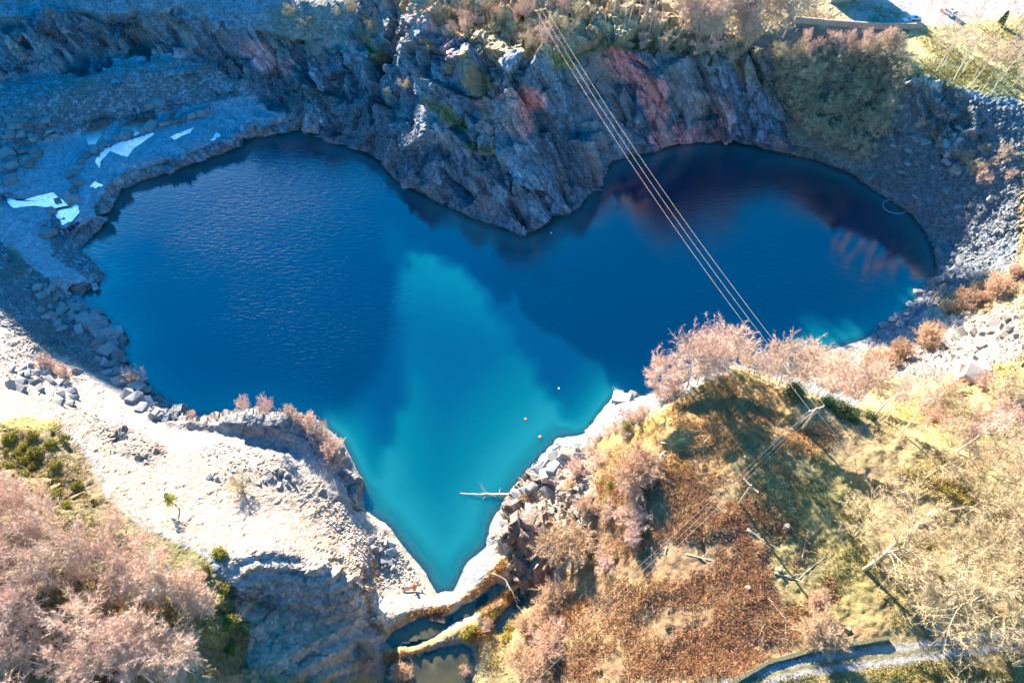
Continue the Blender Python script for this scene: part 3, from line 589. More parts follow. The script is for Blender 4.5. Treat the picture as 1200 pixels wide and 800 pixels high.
for pl, pz_ in zip(PUD, PUDZ):
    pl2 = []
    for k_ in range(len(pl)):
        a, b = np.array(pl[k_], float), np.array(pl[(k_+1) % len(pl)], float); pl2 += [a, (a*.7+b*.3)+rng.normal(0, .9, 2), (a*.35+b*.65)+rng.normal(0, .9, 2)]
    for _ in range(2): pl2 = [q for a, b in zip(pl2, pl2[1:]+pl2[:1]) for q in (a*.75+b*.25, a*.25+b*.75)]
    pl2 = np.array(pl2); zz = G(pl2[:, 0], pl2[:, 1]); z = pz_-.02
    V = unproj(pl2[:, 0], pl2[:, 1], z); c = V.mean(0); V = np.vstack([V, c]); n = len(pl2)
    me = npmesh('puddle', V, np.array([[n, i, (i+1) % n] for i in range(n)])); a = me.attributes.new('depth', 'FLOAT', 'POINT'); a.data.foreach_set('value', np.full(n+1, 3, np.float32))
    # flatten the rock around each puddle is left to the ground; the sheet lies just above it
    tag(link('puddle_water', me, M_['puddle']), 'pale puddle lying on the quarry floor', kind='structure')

# ------------------------------------------------------------------ tree generators
def seg_mesh(name, segs, sides):
    Pa = np.array([s_[0] for s_ in segs]); Pb = np.array([s_[1] for s_ in segs]); Ra = np.array([s_[2] for s_ in segs]); Rb = np.array([s_[3] for s_ in segs])
    d = Pb-Pa; d /= np.linalg.norm(d, axis=1, keepdims=True)+1e-9; ref = np.where(np.abs(d[:, 2:3]) > .8, [[1., 0, 0]], [[0., 0, 1.]])
    a = np.cross(d, ref); a /= np.linalg.norm(a, axis=1, keepdims=True); b = np.cross(d, a); V = []
    for R_2, Pq in ((Ra, Pa), (Rb, Pb)):
        for k_ in range(sides):
            t_ = 2*math.pi*k_/sides; V.append(Pq+(a*math.cos(t_)+b*math.sin(t_))*R_2[:, None])
    V = np.stack(V, 1); n = len(segs); base = (np.arange(n)*2*sides)[:, None]
    Fq = np.concatenate([base+np.array([[k_, (k_+1) % sides, sides+(k_+1) % sides, sides+k_]]) for k_ in range(sides)], 0)
    return npmesh(name, V.reshape(-1, 3), Fq, smooth=True)
def needle_mesh(name, Pa, Pb, w, r_):
    d = Pb-Pa; rv = r_.normal(size=d.shape); a = np.cross(d, rv); a /= np.linalg.norm(a, axis=1, keepdims=True)+1e-9
    V = np.stack([Pa-a*w[:, None], Pa+a*w[:, None], Pb], 1).reshape(-1, 3); return npmesh(name, V, np.arange(len(V)).reshape(-1, 3))
def grow_tree(seed, h, cr, cb, n1, n2, n3, tw, tl, r0, up=.35, lean=.05, stems=1, ww=.03, arch=0):
    """returns trunk segments and twig ends; h height, cr crown radius, cb crown base fraction"""
    r_ = random.Random(seed); segs = []; ta = []; tb = []
    def branch(p, d, L_, r, lev):
        n = 5 if lev == 0 else (4 if lev == 1 else 2); pts = [p]; rs = [r]
        for i in range(n):
            d = (d+Vector((r_.gauss(0, 1), r_.gauss(0, 1), r_.gauss(0, .6)))*(.07 if lev == 0 else .2)+Vector((0, 0, up*(.3 if lev else 0)-arch*.25*(lev > 0)))).normalized()
            q = pts[-1]+d*(L_/n); rr = r*(1-(i+1)/n*(.88 if lev else .85)); segs.append((tuple(pts[-1]), tuple(q), rs[-1], rr)); pts.append(q); rs.append(rr)
        cnt = (n1, n2, n3)[lev] if lev < 3 else 0
        for k_ in range(cnt):
            f = (cb+(1-cb)*(k_+r_.random())/cnt) if lev == 0 else .2+.8*(k_+r_.random())/cnt
            f = min(f, .995); j = int(f*n); q = pts[j].lerp(pts[j+1], f*n-j); ax = (pts[j+1]-pts[j]).normalized()
            o = ax.orthogonal().normalized(); o.rotate(Matrix.Rotation(r_.random()*6.283, 3, ax)); ang = math.radians(r_.uniform(35, 70) if lev == 0 else r_.uniform(25, 60))
            nd_ = ax*math.cos(ang)+o*math.sin(ang)
            if lev == 0:
                prof = math.sin(math.pi*min(1, max(0.08, (1.08-(f-cb)/(1-cb+1e-6))*.85)))**.6; LL = cr*prof*r_.uniform(.8, 1.15)/max(.5, math.sin(ang))*.82
                branch(q, nd_, LL, r*.42*(1-f*.6), 1)
            elif lev == 1: branch(q, nd_, L_*.48*r_.uniform(.6, 1.1), rs[j]*.5+.004, 2)
            else:
                for t_ in range(tw):
                    v_ = (nd_+Vector((r_.gauss(0, 1), r_.gauss(0, 1), r_.gauss(0, 1)+up*.6-arch))*.5).normalized(); st = q+ax*r_.uniform(-.15, .15)*L_
                    ta.append(tuple(st)); tb.append(tuple(st+v_*tl*r_.uniform(.5, 1.2)))
    for s_ in range(stems):
        a = r_.random()*6.28; sp = 0 if stems == 1 else .55
        branch(Vector((math.cos(a)*.15*(stems > 1), math.sin(a)*.15*(stems > 1), -.3)), Vector((math.cos(a)*(sp*r_.random()+lean), math.sin(a)*(sp*r_.random()+lean), 1)).normalized(), h*r_.uniform(.85, 1)+.3, r0, 0)
    return segs, np.array(ta), np.array(tb)
PROTO = {}
def make_proto(key, name, seed, bark, twig, sides=5, part='crown', wmul=1.0, **kw):
    segs, ta, tb = grow_tree(seed, **kw); r_ = np.random.default_rng(seed)
    tr = seg_mesh('trunk', segs, sides); tr.materials.append(M_[bark])
    cr = needle_mesh('crown', ta, tb, np.full(len(ta), kw.get('ww', .03)), r_); cr.materials.append(M_[twig]); PROTO[key] = (name, [('trunk', tr), (part, cr)])
for i in range(4):
    make_proto(f'birch{i}', 'birch_tree', 10+i, 'birch_bark', 'pink_twig', h=12, cr=4.1, cb=.28, n1=28, n2=9, n3=5, tw=5, tl=.75, r0=.17, ww=.026, up=.3)
    make_proto(f'slim{i}', 'birch_tree', 20+i, 'birch_bark', 'pink_twig', h=13, cr=2.0, cb=.5, n1=16, n2=6, n3=4, tw=3, tl=.6, r0=.14, ww=.02, up=.5, lean=.08)
for i in range(3):
    make_proto(f'oak{i}', 'oak_tree', 30+i, 'oak_bark', 'oak_twig', h=13, cr=7.2, cb=.3, n1=22, n2=10, n3=6, tw=5, tl=.85, r0=.42, ww=.022, up=.1, sides=6, lean=.12)
for i in range(4):
    make_proto(f'scrub{i}', 'bare_shrub', 40+i, 'oak_bark', 'scrub_twig', h=3.8, cr=1.9, cb=.15, n1=9, n2=6, n3=4, tw=4, tl=.5, r0=.07, ww=.018, stems=5, up=.3)
    make_proto(f'pinkshrub{i}', 'bare_shrub', 50+i, 'birch_bark', 'pink_twig', h=3.6, cr=1.6, cb=.12, n1=9, n2=6, n3=4, tw=4, tl=.5, r0=.06, ww=.018, stems=5, up=.4)
for i in range(2):
    make_proto(f'willow{i}', 'willow_bush', 60+i, 'birch_bark', 'red_twig', h=4.6, cr=3.2, cb=.08, n1=13, n2=8, n3=6, tw=6, tl=.55, r0=.09, ww=.02, stems=8, up=.25)
def conifer(key, name, seed, mat, h, r, lo=.12, tiers=22, per=9, dens=26):
    r_ = random.Random(seed); segs = [((0, 0, -.3), (r_.gauss(0, .1), r_.gauss(0, .1), h*.5), .16*h/8, .1*h/8), ((0, 0, h*.5), (0, 0, h), .1*h/8, .01)]; ta = []; tb = []
    for k_ in range(tiers):
        f = lo+(1-lo)*k_/tiers; z = f*h; L_ = r*(1-f)**.75*r_.uniform(.75, 1.15)+.15
        for j in range(per):
            a = r_.random()*6.283; dz = r_.uniform(-.25, .2); e = Vector((math.cos(a)*L_, math.sin(a)*L_, z+dz*L_)); segs.append(((0, 0, z), tuple(e), .025, .006))
            for q in range(dens):
                s_ = r_.uniform(.2, 1); p = Vector((0, 0, z)).lerp(e, s_); v_ = Vector((math.cos(a)+r_.gauss(0, .9), math.sin(a)+r_.gauss(0, .9), r_.gauss(.1, .5))).normalized()*.38; ta.append(tuple(p)); tb.append(tuple(p+v_))
    tr = seg_mesh('trunk', segs, 4); tr.materials.append(M_['oak_bark']); cr = needle_mesh('crown', np.array(ta), np.array(tb), np.full(len(ta), .045), np.random.default_rng(seed)); cr.materials.append(M_[mat]); PROTO[key] = (name, [('trunk', tr), ('crown', cr)])
for i in range(2):
    conifer(f'spruce{i}', 'conifer_tree', 70+i, 'needle', 6, 1.6)
    conifer(f'pine{i}', 'pine_tree', 74+i, 'lime_needle', 7.5, 2.3, lo=.5, tiers=12, per=7, dens=22)
def leafbush(key, name, seed, mat, r, hh, n, leaf):
    r_ = np.random.default_rng(seed); nc = 26; c = r_.normal(size=(nc, 3)); c /= np.linalg.norm(c, axis=1, keepdims=True); c *= r_.uniform(.35, .85, (nc, 1)); c[:, 2] = np.abs(c[:, 2]); c *= [r, r, hh]
    k_ = r_.integers(0, nc, n); p = c[k_]+r_.normal(size=(n, 3))*[r*.2, r*.2, hh*.17]; p[:, 2] = np.abs(p[:, 2])
    e1 = r_.normal(size=(n, 3)); e1 /= np.linalg.norm(e1, axis=1, keepdims=True); e2 = np.cross(e1, r_.normal(size=(n, 3))); e2 /= np.linalg.norm(e2, axis=1, keepdims=True)
    V = np.stack([p-e1*leaf, p+e2*leaf*.5, p+e1*leaf, p-e2*leaf*.5], 1).reshape(-1, 3); cr = npmesh('foliage', V, np.arange(n*4).reshape(-1, 4)); cr.materials.append(M_[mat])
    segs = [((0, 0, -.2), tuple(q*.8), .05, .015) for q in c]; tr = seg_mesh('stem', segs, 4); tr.materials.append(M_['oak_bark']); PROTO[key] = (name, [('stem', tr), ('foliage', cr)])
for i in range(3):
    leafbush(f'holly{i}', 'evergreen_bush', 80+i, 'leaf', 2.0, 2.6, 5200, .13)
    leafbush(f'gorse{i}', 'gorse_bush', 90+i, 'gorse', 1.1, 1.0, 2200, .09)
ORD = ['leftmost', 'second from left', 'third from left', 'fourth from left', 'fifth from left', 'sixth from left', 'seventh from left', 'eighth from left', 'ninth from left', 'tenth from left', 'eleventh from left', 'twelfth from left',
 'thirteenth from left', 'fourteenth from left', 'fifteenth from left', 'sixteenth from left', 'seventeenth from left', 'eighteenth from left', 'nineteenth from left', 'twentieth from left', 'twenty-first from left', 'twenty-second from left',
 'twenty-third from left', 'twenty-fourth from left', 'twenty-fifth from left', 'twenty-sixth from left', 'twenty-seventh from left', 'twenty-eighth from left', 'twenty-ninth from left', 'thirtieth from left']
def place(key, px, py, s=1.0, sink=.1, lab=None, cat=None, group=None, wide=1.0):
    name, parts = PROTO[key]; p = G(px, py); o = empty(name, (p[0], p[1], p[2]-sink), random.uniform(0, 6.28)); o.scale = (s*wide, s*wide, s)
    for pn, me in parts: link(pn, me, None, o)
    tag(o, lab, cat, group); return o
def cluster(keys, pts, desc, place_txt, cat, group, s=(.8, 1.2), wide=1.0):
    """pts sorted left to right; every thing gets its own ordinal label"""
    pts = sorted(pts, key=lambda q: q[0])
    for i, q in enumerate(pts):
        sc = q[2] if len(q) > 2 else random.uniform(*s); k_ = keys[random.randrange(len(keys))]; nm = PROTO[k_][0]
        if len(pts) == 1: lab = f'{desc} {place_txt}'
        else: lab = f'{desc}, {ORD[i] if i < len(pts)-1 else "rightmost"} {place_txt}'
        place(k_, q[0], q[1], sc, lab=lab, cat=cat, group=group if len(pts) > 1 else None, wide=wide)
def scatter_pts(poly, n, mind, seed=0):
    r_ = random.Random(seed); p = np.array(poly, float); out = []; tries = 0
    while len(out) < n and tries < 4000:
        tries += 1; x = r_.uniform(p[:, 0].min(), p[:, 0].max()); y = r_.uniform(p[:, 1].min(), p[:, 1].max())
        if sdist(np.array([x]), np.array([y]), poly)[0] < 0: continue
        if any((x-a)**2+(y-b)**2 < mind*mind for a, b in out): continue
        out.append((x, y))
    return out
B4 = [f'birch{i}' for i in range(4)]; SL = [f'slim{i}' for i in range(4)]; SC = [f'scrub{i}' for i in range(4)]; PK = [f'pinkshrub{i}' for i in range(4)]; OK = [f'oak{i}' for i in range(3)]
GO = [f'gorse{i}' for i in range(3)]; HO = [f'holly{i}' for i in range(3)]; SPR = ['spruce0', 'spruce1']; PN = ['pine0', 'pine1']; WI = ['willow0', 'willow1']
BI = 'birches in the wood at the lower left'
cluster(B4, [(14,628,1),(52,612,1),(92,632,1.05),(30,668,1),(70,690,1.05),(124,660,1)], 'bare pink birch', 'of the upper lower-left wood', 'birch tree', 'birches on the upper bank at lower left')
cluster(B4, [(12,720,1),(48,745,.9),(8,780,.8)], 'bare pink birch', 'by the lower left edge', 'birch tree', 'birches along the left edge at the bottom')
cluster(B4, [(160,660,.95),(190,675,.9),(205,700,1),(172,705,.9),(226,700,.8),(240,720,.8)], 'bare pink birch', 'along the slab edge', 'birch tree', 'birches between wood and slab')
cluster(B4, [(130,745,.95),(160,770,1),(195,760,1),(218,785,1),(180,800,1),(236,762,.8),(132,790,.85)], 'bare pink birch', 'of the bottom lower-left wood', 'birch tree', 'birches at the bottom of the lower left wood')
cluster(B4, scatter_pts([(15,575),(120,590),(250,690),(270,790),(10,790)], 22, 30, 77), 'small bare pink birch', 'scattered through lower-left wood', 'birch tree', 'small birches through the lower left wood', s=(.55, .75))
cluster(OK, [(1003,628,.62),(1012,668,.85),(1060,622,.75)], 'bare spreading oak', 'above the open green bank', 'oak tree', 'oaks beside the green bank')
cluster(OK, [(1088,722,1.0),(1150,735,.9),(1186,780,.75)], 'big bare pale oak', 'beside the farm track', 'oak tree', 'oaks overhanging the track')
cluster(OK, [(1112,660,.8),(1150,650,.8),(1185,690,.85),(1130,605,.7),(1172,590,.75),(1060,690,.6),(1195,620,.75),(1140,695,.75)], 'bare yellow-grey oak', 'in the right-hand wood', 'oak tree', 'oaks in the wood at the right')
cluster(OK, [(1215,640,.8),(1240,700,.9),(1225,570,.6),(1290,640,.8),(1300,760,.9),(1220,840,.8),(1120,850,.7),(1000,880,.7),(1330,520,.7)], 'bare oak', 'beyond the right and lower frame edges', 'oak tree', 'oaks beyond the edges')
cluster(B4, [(-18,610,1),(-30,680,1),(-60,640,1.1),(-25,760,1),(-80,740,1),(40,840,1),(110,850,1),(200,850,.9),(-50,560,.8)], 'bare birch', 'beyond the left and lower frame edges', 'birch tree', 'birches beyond the edges')
cluster(OK, [(1085,560,.5),(1120,552,.55),(1160,548,.55),(1190,555,.6)], 'small bare oak', 'on the bank above the oak wood', 'oak tree', 'small oaks on the upper right bank')
cluster(B4, [(768,474,1.0),(804,456,1.2),(816,449,1.0),(826,444,1.2),(838,438,.95)], 'pink-twigged birch against the lake', 'on hilltop left edge', 'birch tree', 'birches on the left edge of the bracken hilltop')
cluster(B4, [(872,436,.6),(892,446,.85),(912,452,1.0),(932,457,1.0),(956,463,1.05),(978,469,1.0),(1000,474,1.0),(944,440,.8),(970,446,.8),(1012,452,.8)], 'pink birch', 'behind the hill crest', 'birch tree', 'birches behind the bracken crest')
cluster(SL, [(1022,491,1.4),(1028,494,1.0),(1033,496,.9),(1056,505,1.2),(1066,510,.6),(1121,529,1.3),(1188,528,1.1)], 'tall thin bare tree', 'on the yellow bank at right', 'birch tree', 'tall thin trees on the yellow bank')
cluster(['slim0'], [(1021,381,.01)], 'tiny', 'x', 'x', None) if 0 else None
cluster(SL, [(1088,80,.9),(1097,84,.85),(1105,78,.8),(1118,94,1.05),(1128,86,.9),(1134,103,1.15),(1142,90,.9),(1153,104,.8),(1163,109,1.1),(1172,96,.95),(1184,106,.95),(1190,98,1)], 'white-stemmed birch', 'in rim grove above outcrop', 'birch tree', 'white-stemmed birches on the rim at upper right')
cluster(SL, scatter_pts([(1062,22),(1190,22),(1190,70),(1070,72)], 12, 12, 3), 'thin bare birch', 'on sunlit grass behind the rim', 'birch tree', 'thin birches on the sunlit grass', s=(.6, .8))
cluster(SL, scatter_pts([(715,8),(775,8),(780,42),(735,44),(720,38)], 15, 6, 4), 'slender birch', 'of thicket above pink cliff', 'birch tree', 'slender birches above the pink cliff', s=(.6, .85))
cluster(B4, scatter_pts([(785,22),(905,12),(925,45),(860,62),(800,60)], 26, 8, 5), 'bare birch', 'on the far rim centre', 'birch tree', 'bare birches on the far rim', s=(.9, 1.15))
cluster(B4, scatter_pts([(930,50),(1040,56),(1056,66),(1000,80),(940,76)], 16, 10, 6), 'bushy bare tree', 'below the boundary wall', 'bare tree', 'bushy bare trees below the wall', s=(.38, .55))
for nm_, pl_, n_, sd_ in (('upper scrub slope', [(905,66),(1050,62),(1060,92),(915,98)], 24, 1), ('middle scrub slope', [(915,98),(1060,92),(1045,130),(925,135)], 24, 2), ('lower scrub slope', [(925,135),(1045,130),(1020,190),(960,178)], 18, 8)):
    cluster(SC, scatter_pts(pl_, n_, 10, sd_), 'olive-grey bare shrub', f'on the {nm_}', 'shrub', f'shrubs on the {nm_}', s=(.9, 1.5))
cluster(SC+PK, scatter_pts([(740,45),(850,50),(900,70),(850,72),(780,62)], 16, 9, 9), 'bare shrub', 'on back-wall brow', 'shrub', 'shrubs on the brow of the back wall', s=(.6, 1.1))
cluster(SC+PK, scatter_pts([(480,8),(640,8),(690,20),(640,70),(580,50),(520,40)], 28, 11, 10), 'scrubby bare shrub', 'on promontory top', 'shrub', 'shrubs on top of the promontory', s=(.6, 1.2))
cluster(SC, [(470,30),(478,105),(460,115),(520,85),(440,40),(430,25),(548,110),(500,60),(340,20),(365,28),(395,18),(355,35),(412,15)], 'small dry shrub', 'on the shaded upper-left cliff', 'shrub', 'dry shrubs on the shaded cliff', s=(.5, .9))
cluster(SC+PK, [(1090,160),(1100,175),(1130,190),(1150,178),(1160,195),(1172,188),(1140,205),(1115,205),(1180,210),(1075,150),(1150,215)], 'dry shrub', 'on the shaded right scree', 'shrub', 'shrubs on the shaded scree', s=(.6, 1.1))
cluster(SPR, [(612,62,.35),(632,60,.3),(665,30,.5),(752,52,.6),(766,60,.65),(792,58,.55),(800,68,.4),(825,75,.4)], 'small dark green conifer', 'along the cliff brow', 'conifer', 'small conifers along the cliff brow')
cluster(SPR, [(870,14,.45),(880,18,.45),(1172,30,.7)], 'green conifer', 'on sunlit ground behind the rim', 'conifer', 'conifers behind the rim')
cluster(HO, [(930,462,1.0),(968,476,.9),(984,482,1.0),(996,487,.8),(1018,492,.6)], 'dark evergreen bush', 'on the hill crest', 'evergreen bush', 'evergreen bushes on the crest')
cluster(HO, [(1172,512,.8),(1188,500,.8)], 'grey-green evergreen bush', 'at the right edge', 'evergreen bush', 'evergreen bushes at the right edge')
cluster(['pine0'], [(210,596,.85)], 'yellow-green pine', 'standing alone on the pale slab', 'pine tree', None)
cluster(['scrub1'], [(284,572,.9)], 'bare straw-coloured bush', 'casting a long shadow on the slab', 'shrub', None)
cluster(B4, [(289,486,.42),(317,490,.5)], 'small bare tree', 'on the lakeside ledge', 'bare tree', 'small trees on the lakeside ledge')
cluster(PK, [(338,493,.8),(348,497,.7),(364,504,1.1),(372,512,.8),(382,522,.9),(392,532,1.1),(398,542,.9),(386,536,.8),(165,452,1.2),(228,490,.7),(80,440,1),(62,432,1.1)], 'pink-twigged shrub', 'on left lake bank', 'shrub', 'shrubs on the left lake bank')
cluster(WI, [(668,646,1.3),(743,560,1.1),(690,600,.5)], 'reddish twiggy willow bush', 'on the gully side', 'willow bush', 'willow bushes on the gully side')
cluster(WI, [(955,748,.75),(955,712,.5)], 'pink twiggy bush', 'above the farm track', 'willow bush', 'pink bushes above the track')
cluster(PK, [(700,520),(712,512),(722,506),(735,498),(748,492),(690,530),(700,545),(680,560),(790,462),(780,470),(752,486),(730,512)], 'pink scrub bush', 'on hill edge above lake', 'shrub', 'pink scrub on the hill edge above the lake', s=(.6, 1.1))
cluster(['pine1'], [(730,510,.7)], 'lime-green young pine', 'leaning over the dark rock spit', 'pine tree', None)
cluster(WI, [(1050,420,.7),(1082,404,.9),(1110,366,.45),(1020,428,.8),(1128,358,.75),(1150,352,.5),(1168,345,.8),(1186,325,.5),(1040,428,.5),(1142,340,.4)], 'orange-pink bush', 'on the sunlit right shore slope', 'willow bush', 'orange bushes on the sunlit slope')
cluster(PK+SC, scatter_pts([(1060,470),(1190,440),(1192,540),(1100,520)], 22, 13, 12), 'pale bare shrub', 'on the yellow slope', 'shrub', 'shrubs on the yellow slope', s=(.8, 1.3))
cluster(GO, scatter_pts([(7,498),(64,498),(110,570),(60,610),(10,590)], 24, 10, 13), 'mossy yellow-green bush', 'on the left knoll', 'gorse bush', 'yellow-green bushes on the left knoll', s=(.8, 1.4))
cluster(GO, [(258,650,1.3),(264,690,1.2),(240,668,1.2),(228,712,1.3),(252,705,1.3),(262,730,1.2),(270,760,1.1)], 'yellow-green bush', 'between birches and grey slab', 'gorse bush', 'yellow-green bushes by the grey slab')
cluster(GO, [(600,735,1.4),(612,728,1.2),(594,750,1.3),(552,738,1.1),(545,745,1.2),(578,720,1)], 'yellow-green bush', 'beside the cutting pools', 'gorse bush', 'yellow-green bushes beside the pools')
cluster(PK+WI, [(620,740,.7),(632,748,.8),(645,760,.8),(612,775,.8),(628,790,.8),(655,735,.7),(650,705,.8),(640,718,.7),(545,785,.5),(470,790,.5),(570,735,.6)], 'reddish bush', 'round the cutting pools', 'shrub', 'reddish bushes round the cutting')
cluster(['willow0'], [(432,772,.6)], 'golden twiggy bush', 'at the foot of the grey slab', 'shrub', None)
cluster(['willow1'], [(669,570,.45)], 'reddish bush', 'under the pale rock rib', 'shrub', None)
cluster(GO+PK, scatter_pts([(705,560),(745,570),(740,650),(700,670)], 14, 11, 15), 'dark bush', 'on the steep hill flank', 'shrub', 'dark bushes on the steep hill flank', s=(.6, 1.0))

# ------------------------------------------------------------------ boulders
BO = []
for s_ in range(9):
    r_ = np.random.default_rng(200+s_)
    import bmesh
    bm = bmesh.new(); pts_ = np.vstack([np.array([(x, y, z) for x in (-1, 1) for y in (-1, 1) for z in (-1, 1)])*r_.uniform(.5, 1.0, (8, 3)), r_.uniform(-1, 1, (3, 3))*1.1])*[.60, .44, .32]
    for p_ in pts_: bm.verts.new(p_)
    res = bmesh.ops.convex_hull(bm, input=bm.verts); bmesh.ops.delete(bm, geom=[g for g in res['geom_interior'] if isinstance(g, bmesh.types.BMVert)], context='VERTS')
    bmesh.ops.bevel(bm, geom=list(bm.edges), offset=.035, segments=1, affect='EDGES'); me = bpy.data.meshes.new('boulder'); bm.to_mesh(me); bm.free(); BO.append(me)
BOp = []
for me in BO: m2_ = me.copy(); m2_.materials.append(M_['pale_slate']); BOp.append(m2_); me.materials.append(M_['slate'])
def boulders(pts, size, desc, where, group, pale=False):
    pts = sorted(pts)
    for i, q in enumerate(pts):
        me = random.choice(BOp if pale else BO); p = G(q[0], q[1]); s_ = (q[2] if len(q) > 2 else random.uniform(*size)); o = link('boulder', me); o.location = (p[0], p[1], p[2]+s_*.12)
        o.rotation_euler = (random.uniform(-.4, .4), random.uniform(-.4, .4), random.uniform(0, 6.28)); o.scale = (s_, s_*random.uniform(.75, 1.2), s_*random.uniform(.7, 1.1))
        tag(o, f'{desc}, {ORD[i] if i < len(pts)-1 else "rightmost"} {where}', 'boulder', group)
boulders([(84,205),(88,200),(90,214),(86,225),(88,232),(94,190),(100,184),(107,178),(112,177),(118,172),(127,169),(137,163),(146,160),(150,158),(165,152),(168,150),(178,149),(193,146),(203,143),(214,140),(226,136),(236,133),(242,129)], (2.2, 3.8), 'dark slate block', 'of the row by puddles', 'slate blocks in the row beside the puddles')
boulders(scatter_pts([(8,140),(65,138),(70,160),(30,170),(8,165)], 20, 5, 20), (1.8, 3.2), 'dark slate block', 'of the upper left-edge heap', 'blocks in the upper heap at the left edge')
boulders(scatter_pts([(8,172),(45,172),(42,195),(8,198)], 12, 6, 21), (2.2, 3.8), 'angular slate block', 'of the lower left-edge heap', 'blocks in the lower heap at the left edge')
boulders([(13,213,3.5),(80,233,3),(60,247,2.6),(56,275,3.6),(68,236,2),(50,262,2),(36,318,1.2),(66,330,2.4),(95,338,4),(185,122,4.2),(176,124,3)], (1, 2), 'lone dark boulder', 'on left quarry floor', 'lone boulders on the left quarry floor')
boulders(scatter_pts([(30,335),(75,330),(95,365),(110,380),(90,400),(40,365)], 24, 6, 22), (1.4, 2.8), 'slate rock', 'of the rubble beside the left track', 'rocks beside the left track')
boulders(scatter_pts([(82,355),(110,365),(145,395),(142,425),(118,410),(100,385)], 22, 6, 23), (2.4, 4.2), 'big dark block', 'of the left shore tumble', 'blocks tumbled at the left shore')
boulders(scatter_pts([(110,415),(150,435),(190,475),(182,488),(150,468),(120,440)], 20, 7, 24), (1.8, 3.2), 'grey block', 'along track above left bay', 'blocks along the track above the left bay')
boulders(scatter_pts([(10,430),(45,425),(95,460),(90,480),(50,470),(12,455)], 20, 8, 25), (1.4, 2.6), 'brown-grey block', 'on upper slab edge', 'blocks on the upper edge of the slab')
boulders(scatter_pts([(300,555),(325,550),(352,570),(262,566),(240,560)], 14, 7, 26), (.8, 1.8), 'small dark stone', 'on the pale slab', 'small stones on the pale slab')
boulders(scatter_pts([(425,625),(460,640),(462,670),(440,660)], 12, 6, 27), (.9, 1.8), 'grey stone', 'on the beach beside turquoise water', 'stones on the beach')
boulders([(724,466,3.4),(730,470,3.6),(738,467,3),(744,464,2.6),(720,460,2)], (1, 2), 'wet black rock', 'of the small spit', 'black rocks of the spit')
boulders(scatter_pts([(1060,330),(1110,290),(1130,310),(1090,345),(1050,375),(1020,392)], 26, 8, 28), (1.6, 3.0), 'shaded slate block', 'on right shore', 'blocks on the right shore')
boulders(scatter_pts([(1030,150),(1120,160),(1180,230),(1120,270),(1060,220)], 28, 12, 29), (1.4, 2.6), 'blue-grey block', 'on the right scree slope', 'blocks on the right scree slope')
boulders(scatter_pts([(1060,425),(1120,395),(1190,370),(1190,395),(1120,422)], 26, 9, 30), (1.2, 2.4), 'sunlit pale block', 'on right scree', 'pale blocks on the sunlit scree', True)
boulders([(1126,440,4.5),(1140,441,5),(1133,432,4),(1150,428,3),(1142,424,2.6),(1156,432,2.8),(1128,427,3)], (1, 2), 'huge pale slab', 'of the split outcrop', 'slabs of the split outcrop', True)
boulders(scatter_pts([(605,575),(650,528),(682,518),(690,540),(650,560),(620,600)], 18, 8, 31), (1.6, 3.2), 'dark brown block', 'in gully behind fallen trunk', 'blocks in the gully')
boulders([(606,600,2.6),(590,612,2),(668,540,3.5),(652,548,3.2),(640,560,2.8)], (1, 2), 'orange-brown rock', 'beside the lake near the fallen trunk', 'rocks beside the fallen trunk', True)
boulders(scatter_pts([(800,500),(960,520),(990,600),(930,760),(720,760),(760,600)], 9, 38, 32), (.4, .7), 'grey stone', 'in the bracken', 'grey stones in the bracken')

# loose stones too many to count
def stones(name, polys, size, mat, label):
    V = []; Fs = []; base = 0; ico = np.array([(1,0,0),(-1,0,0),(0,1,0),(0,-1,0),(0,0,1),(0,0,-1)], float); fc = np.array([(0,2,4),(2,1,4),(1,3,4),(3,0,4),(2,0,5),(1,2,5),(3,1,5),(0,3,5)])
    for pl, n in polys:
        p_ = np.array(pl, float); x = rng.uniform(p_[:, 0].min(), p_[:, 0].max(), n*4); y = rng.uniform(p_[:, 1].min(), p_[:, 1].max(), n*4); s_ = sdist(x, y, pl) > 0; x, y = x[s_][:n], y[s_][:n]
        w = G(x, y); n_ = len(x); sz = size[0]+(size[1]-size[0])*rng.random(n_)**3; v_ = ico[None]*rng.uniform(.5, 1.2, (n_, 6, 1))*sz[:, None, None]*[1, 1, .7]; a = rng.uniform(0, 6.28, n_); c_, s2 = np.cos(a), np.sin(a)
        vx = v_[..., 0]*c_[:, None]-v_[..., 1]*s2[:, None]; vy = v_[..., 0]*s2[:, None]+v_[..., 1]*c_[:, None]; tl_ = rng.normal(0, .35, (n_, 1)); vz = v_[..., 2]+vx*tl_
        V.append((np.stack([vx, vy, vz], -1)+w[:, None]).reshape(-1, 3)); Fs.append((fc[None]+(base+np.arange(n_)*6)[:, None, None]).reshape(-1, 3)); base += n_*6
    return tag(link(name, npmesh(name, np.vstack(V), np.vstack(Fs)), M_[mat]), label, 'rubble', None, 'stuff')
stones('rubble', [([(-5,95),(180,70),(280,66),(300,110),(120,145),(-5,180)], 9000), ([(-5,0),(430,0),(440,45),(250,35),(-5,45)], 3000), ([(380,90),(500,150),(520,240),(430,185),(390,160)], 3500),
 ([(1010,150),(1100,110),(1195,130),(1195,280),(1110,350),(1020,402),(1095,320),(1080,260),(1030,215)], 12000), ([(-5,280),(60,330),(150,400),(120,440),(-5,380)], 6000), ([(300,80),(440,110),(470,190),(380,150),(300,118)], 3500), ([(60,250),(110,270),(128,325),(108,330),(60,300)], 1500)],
 (.12, .75), 'slate', 'loose grey slate rubble covering the shaded slopes')
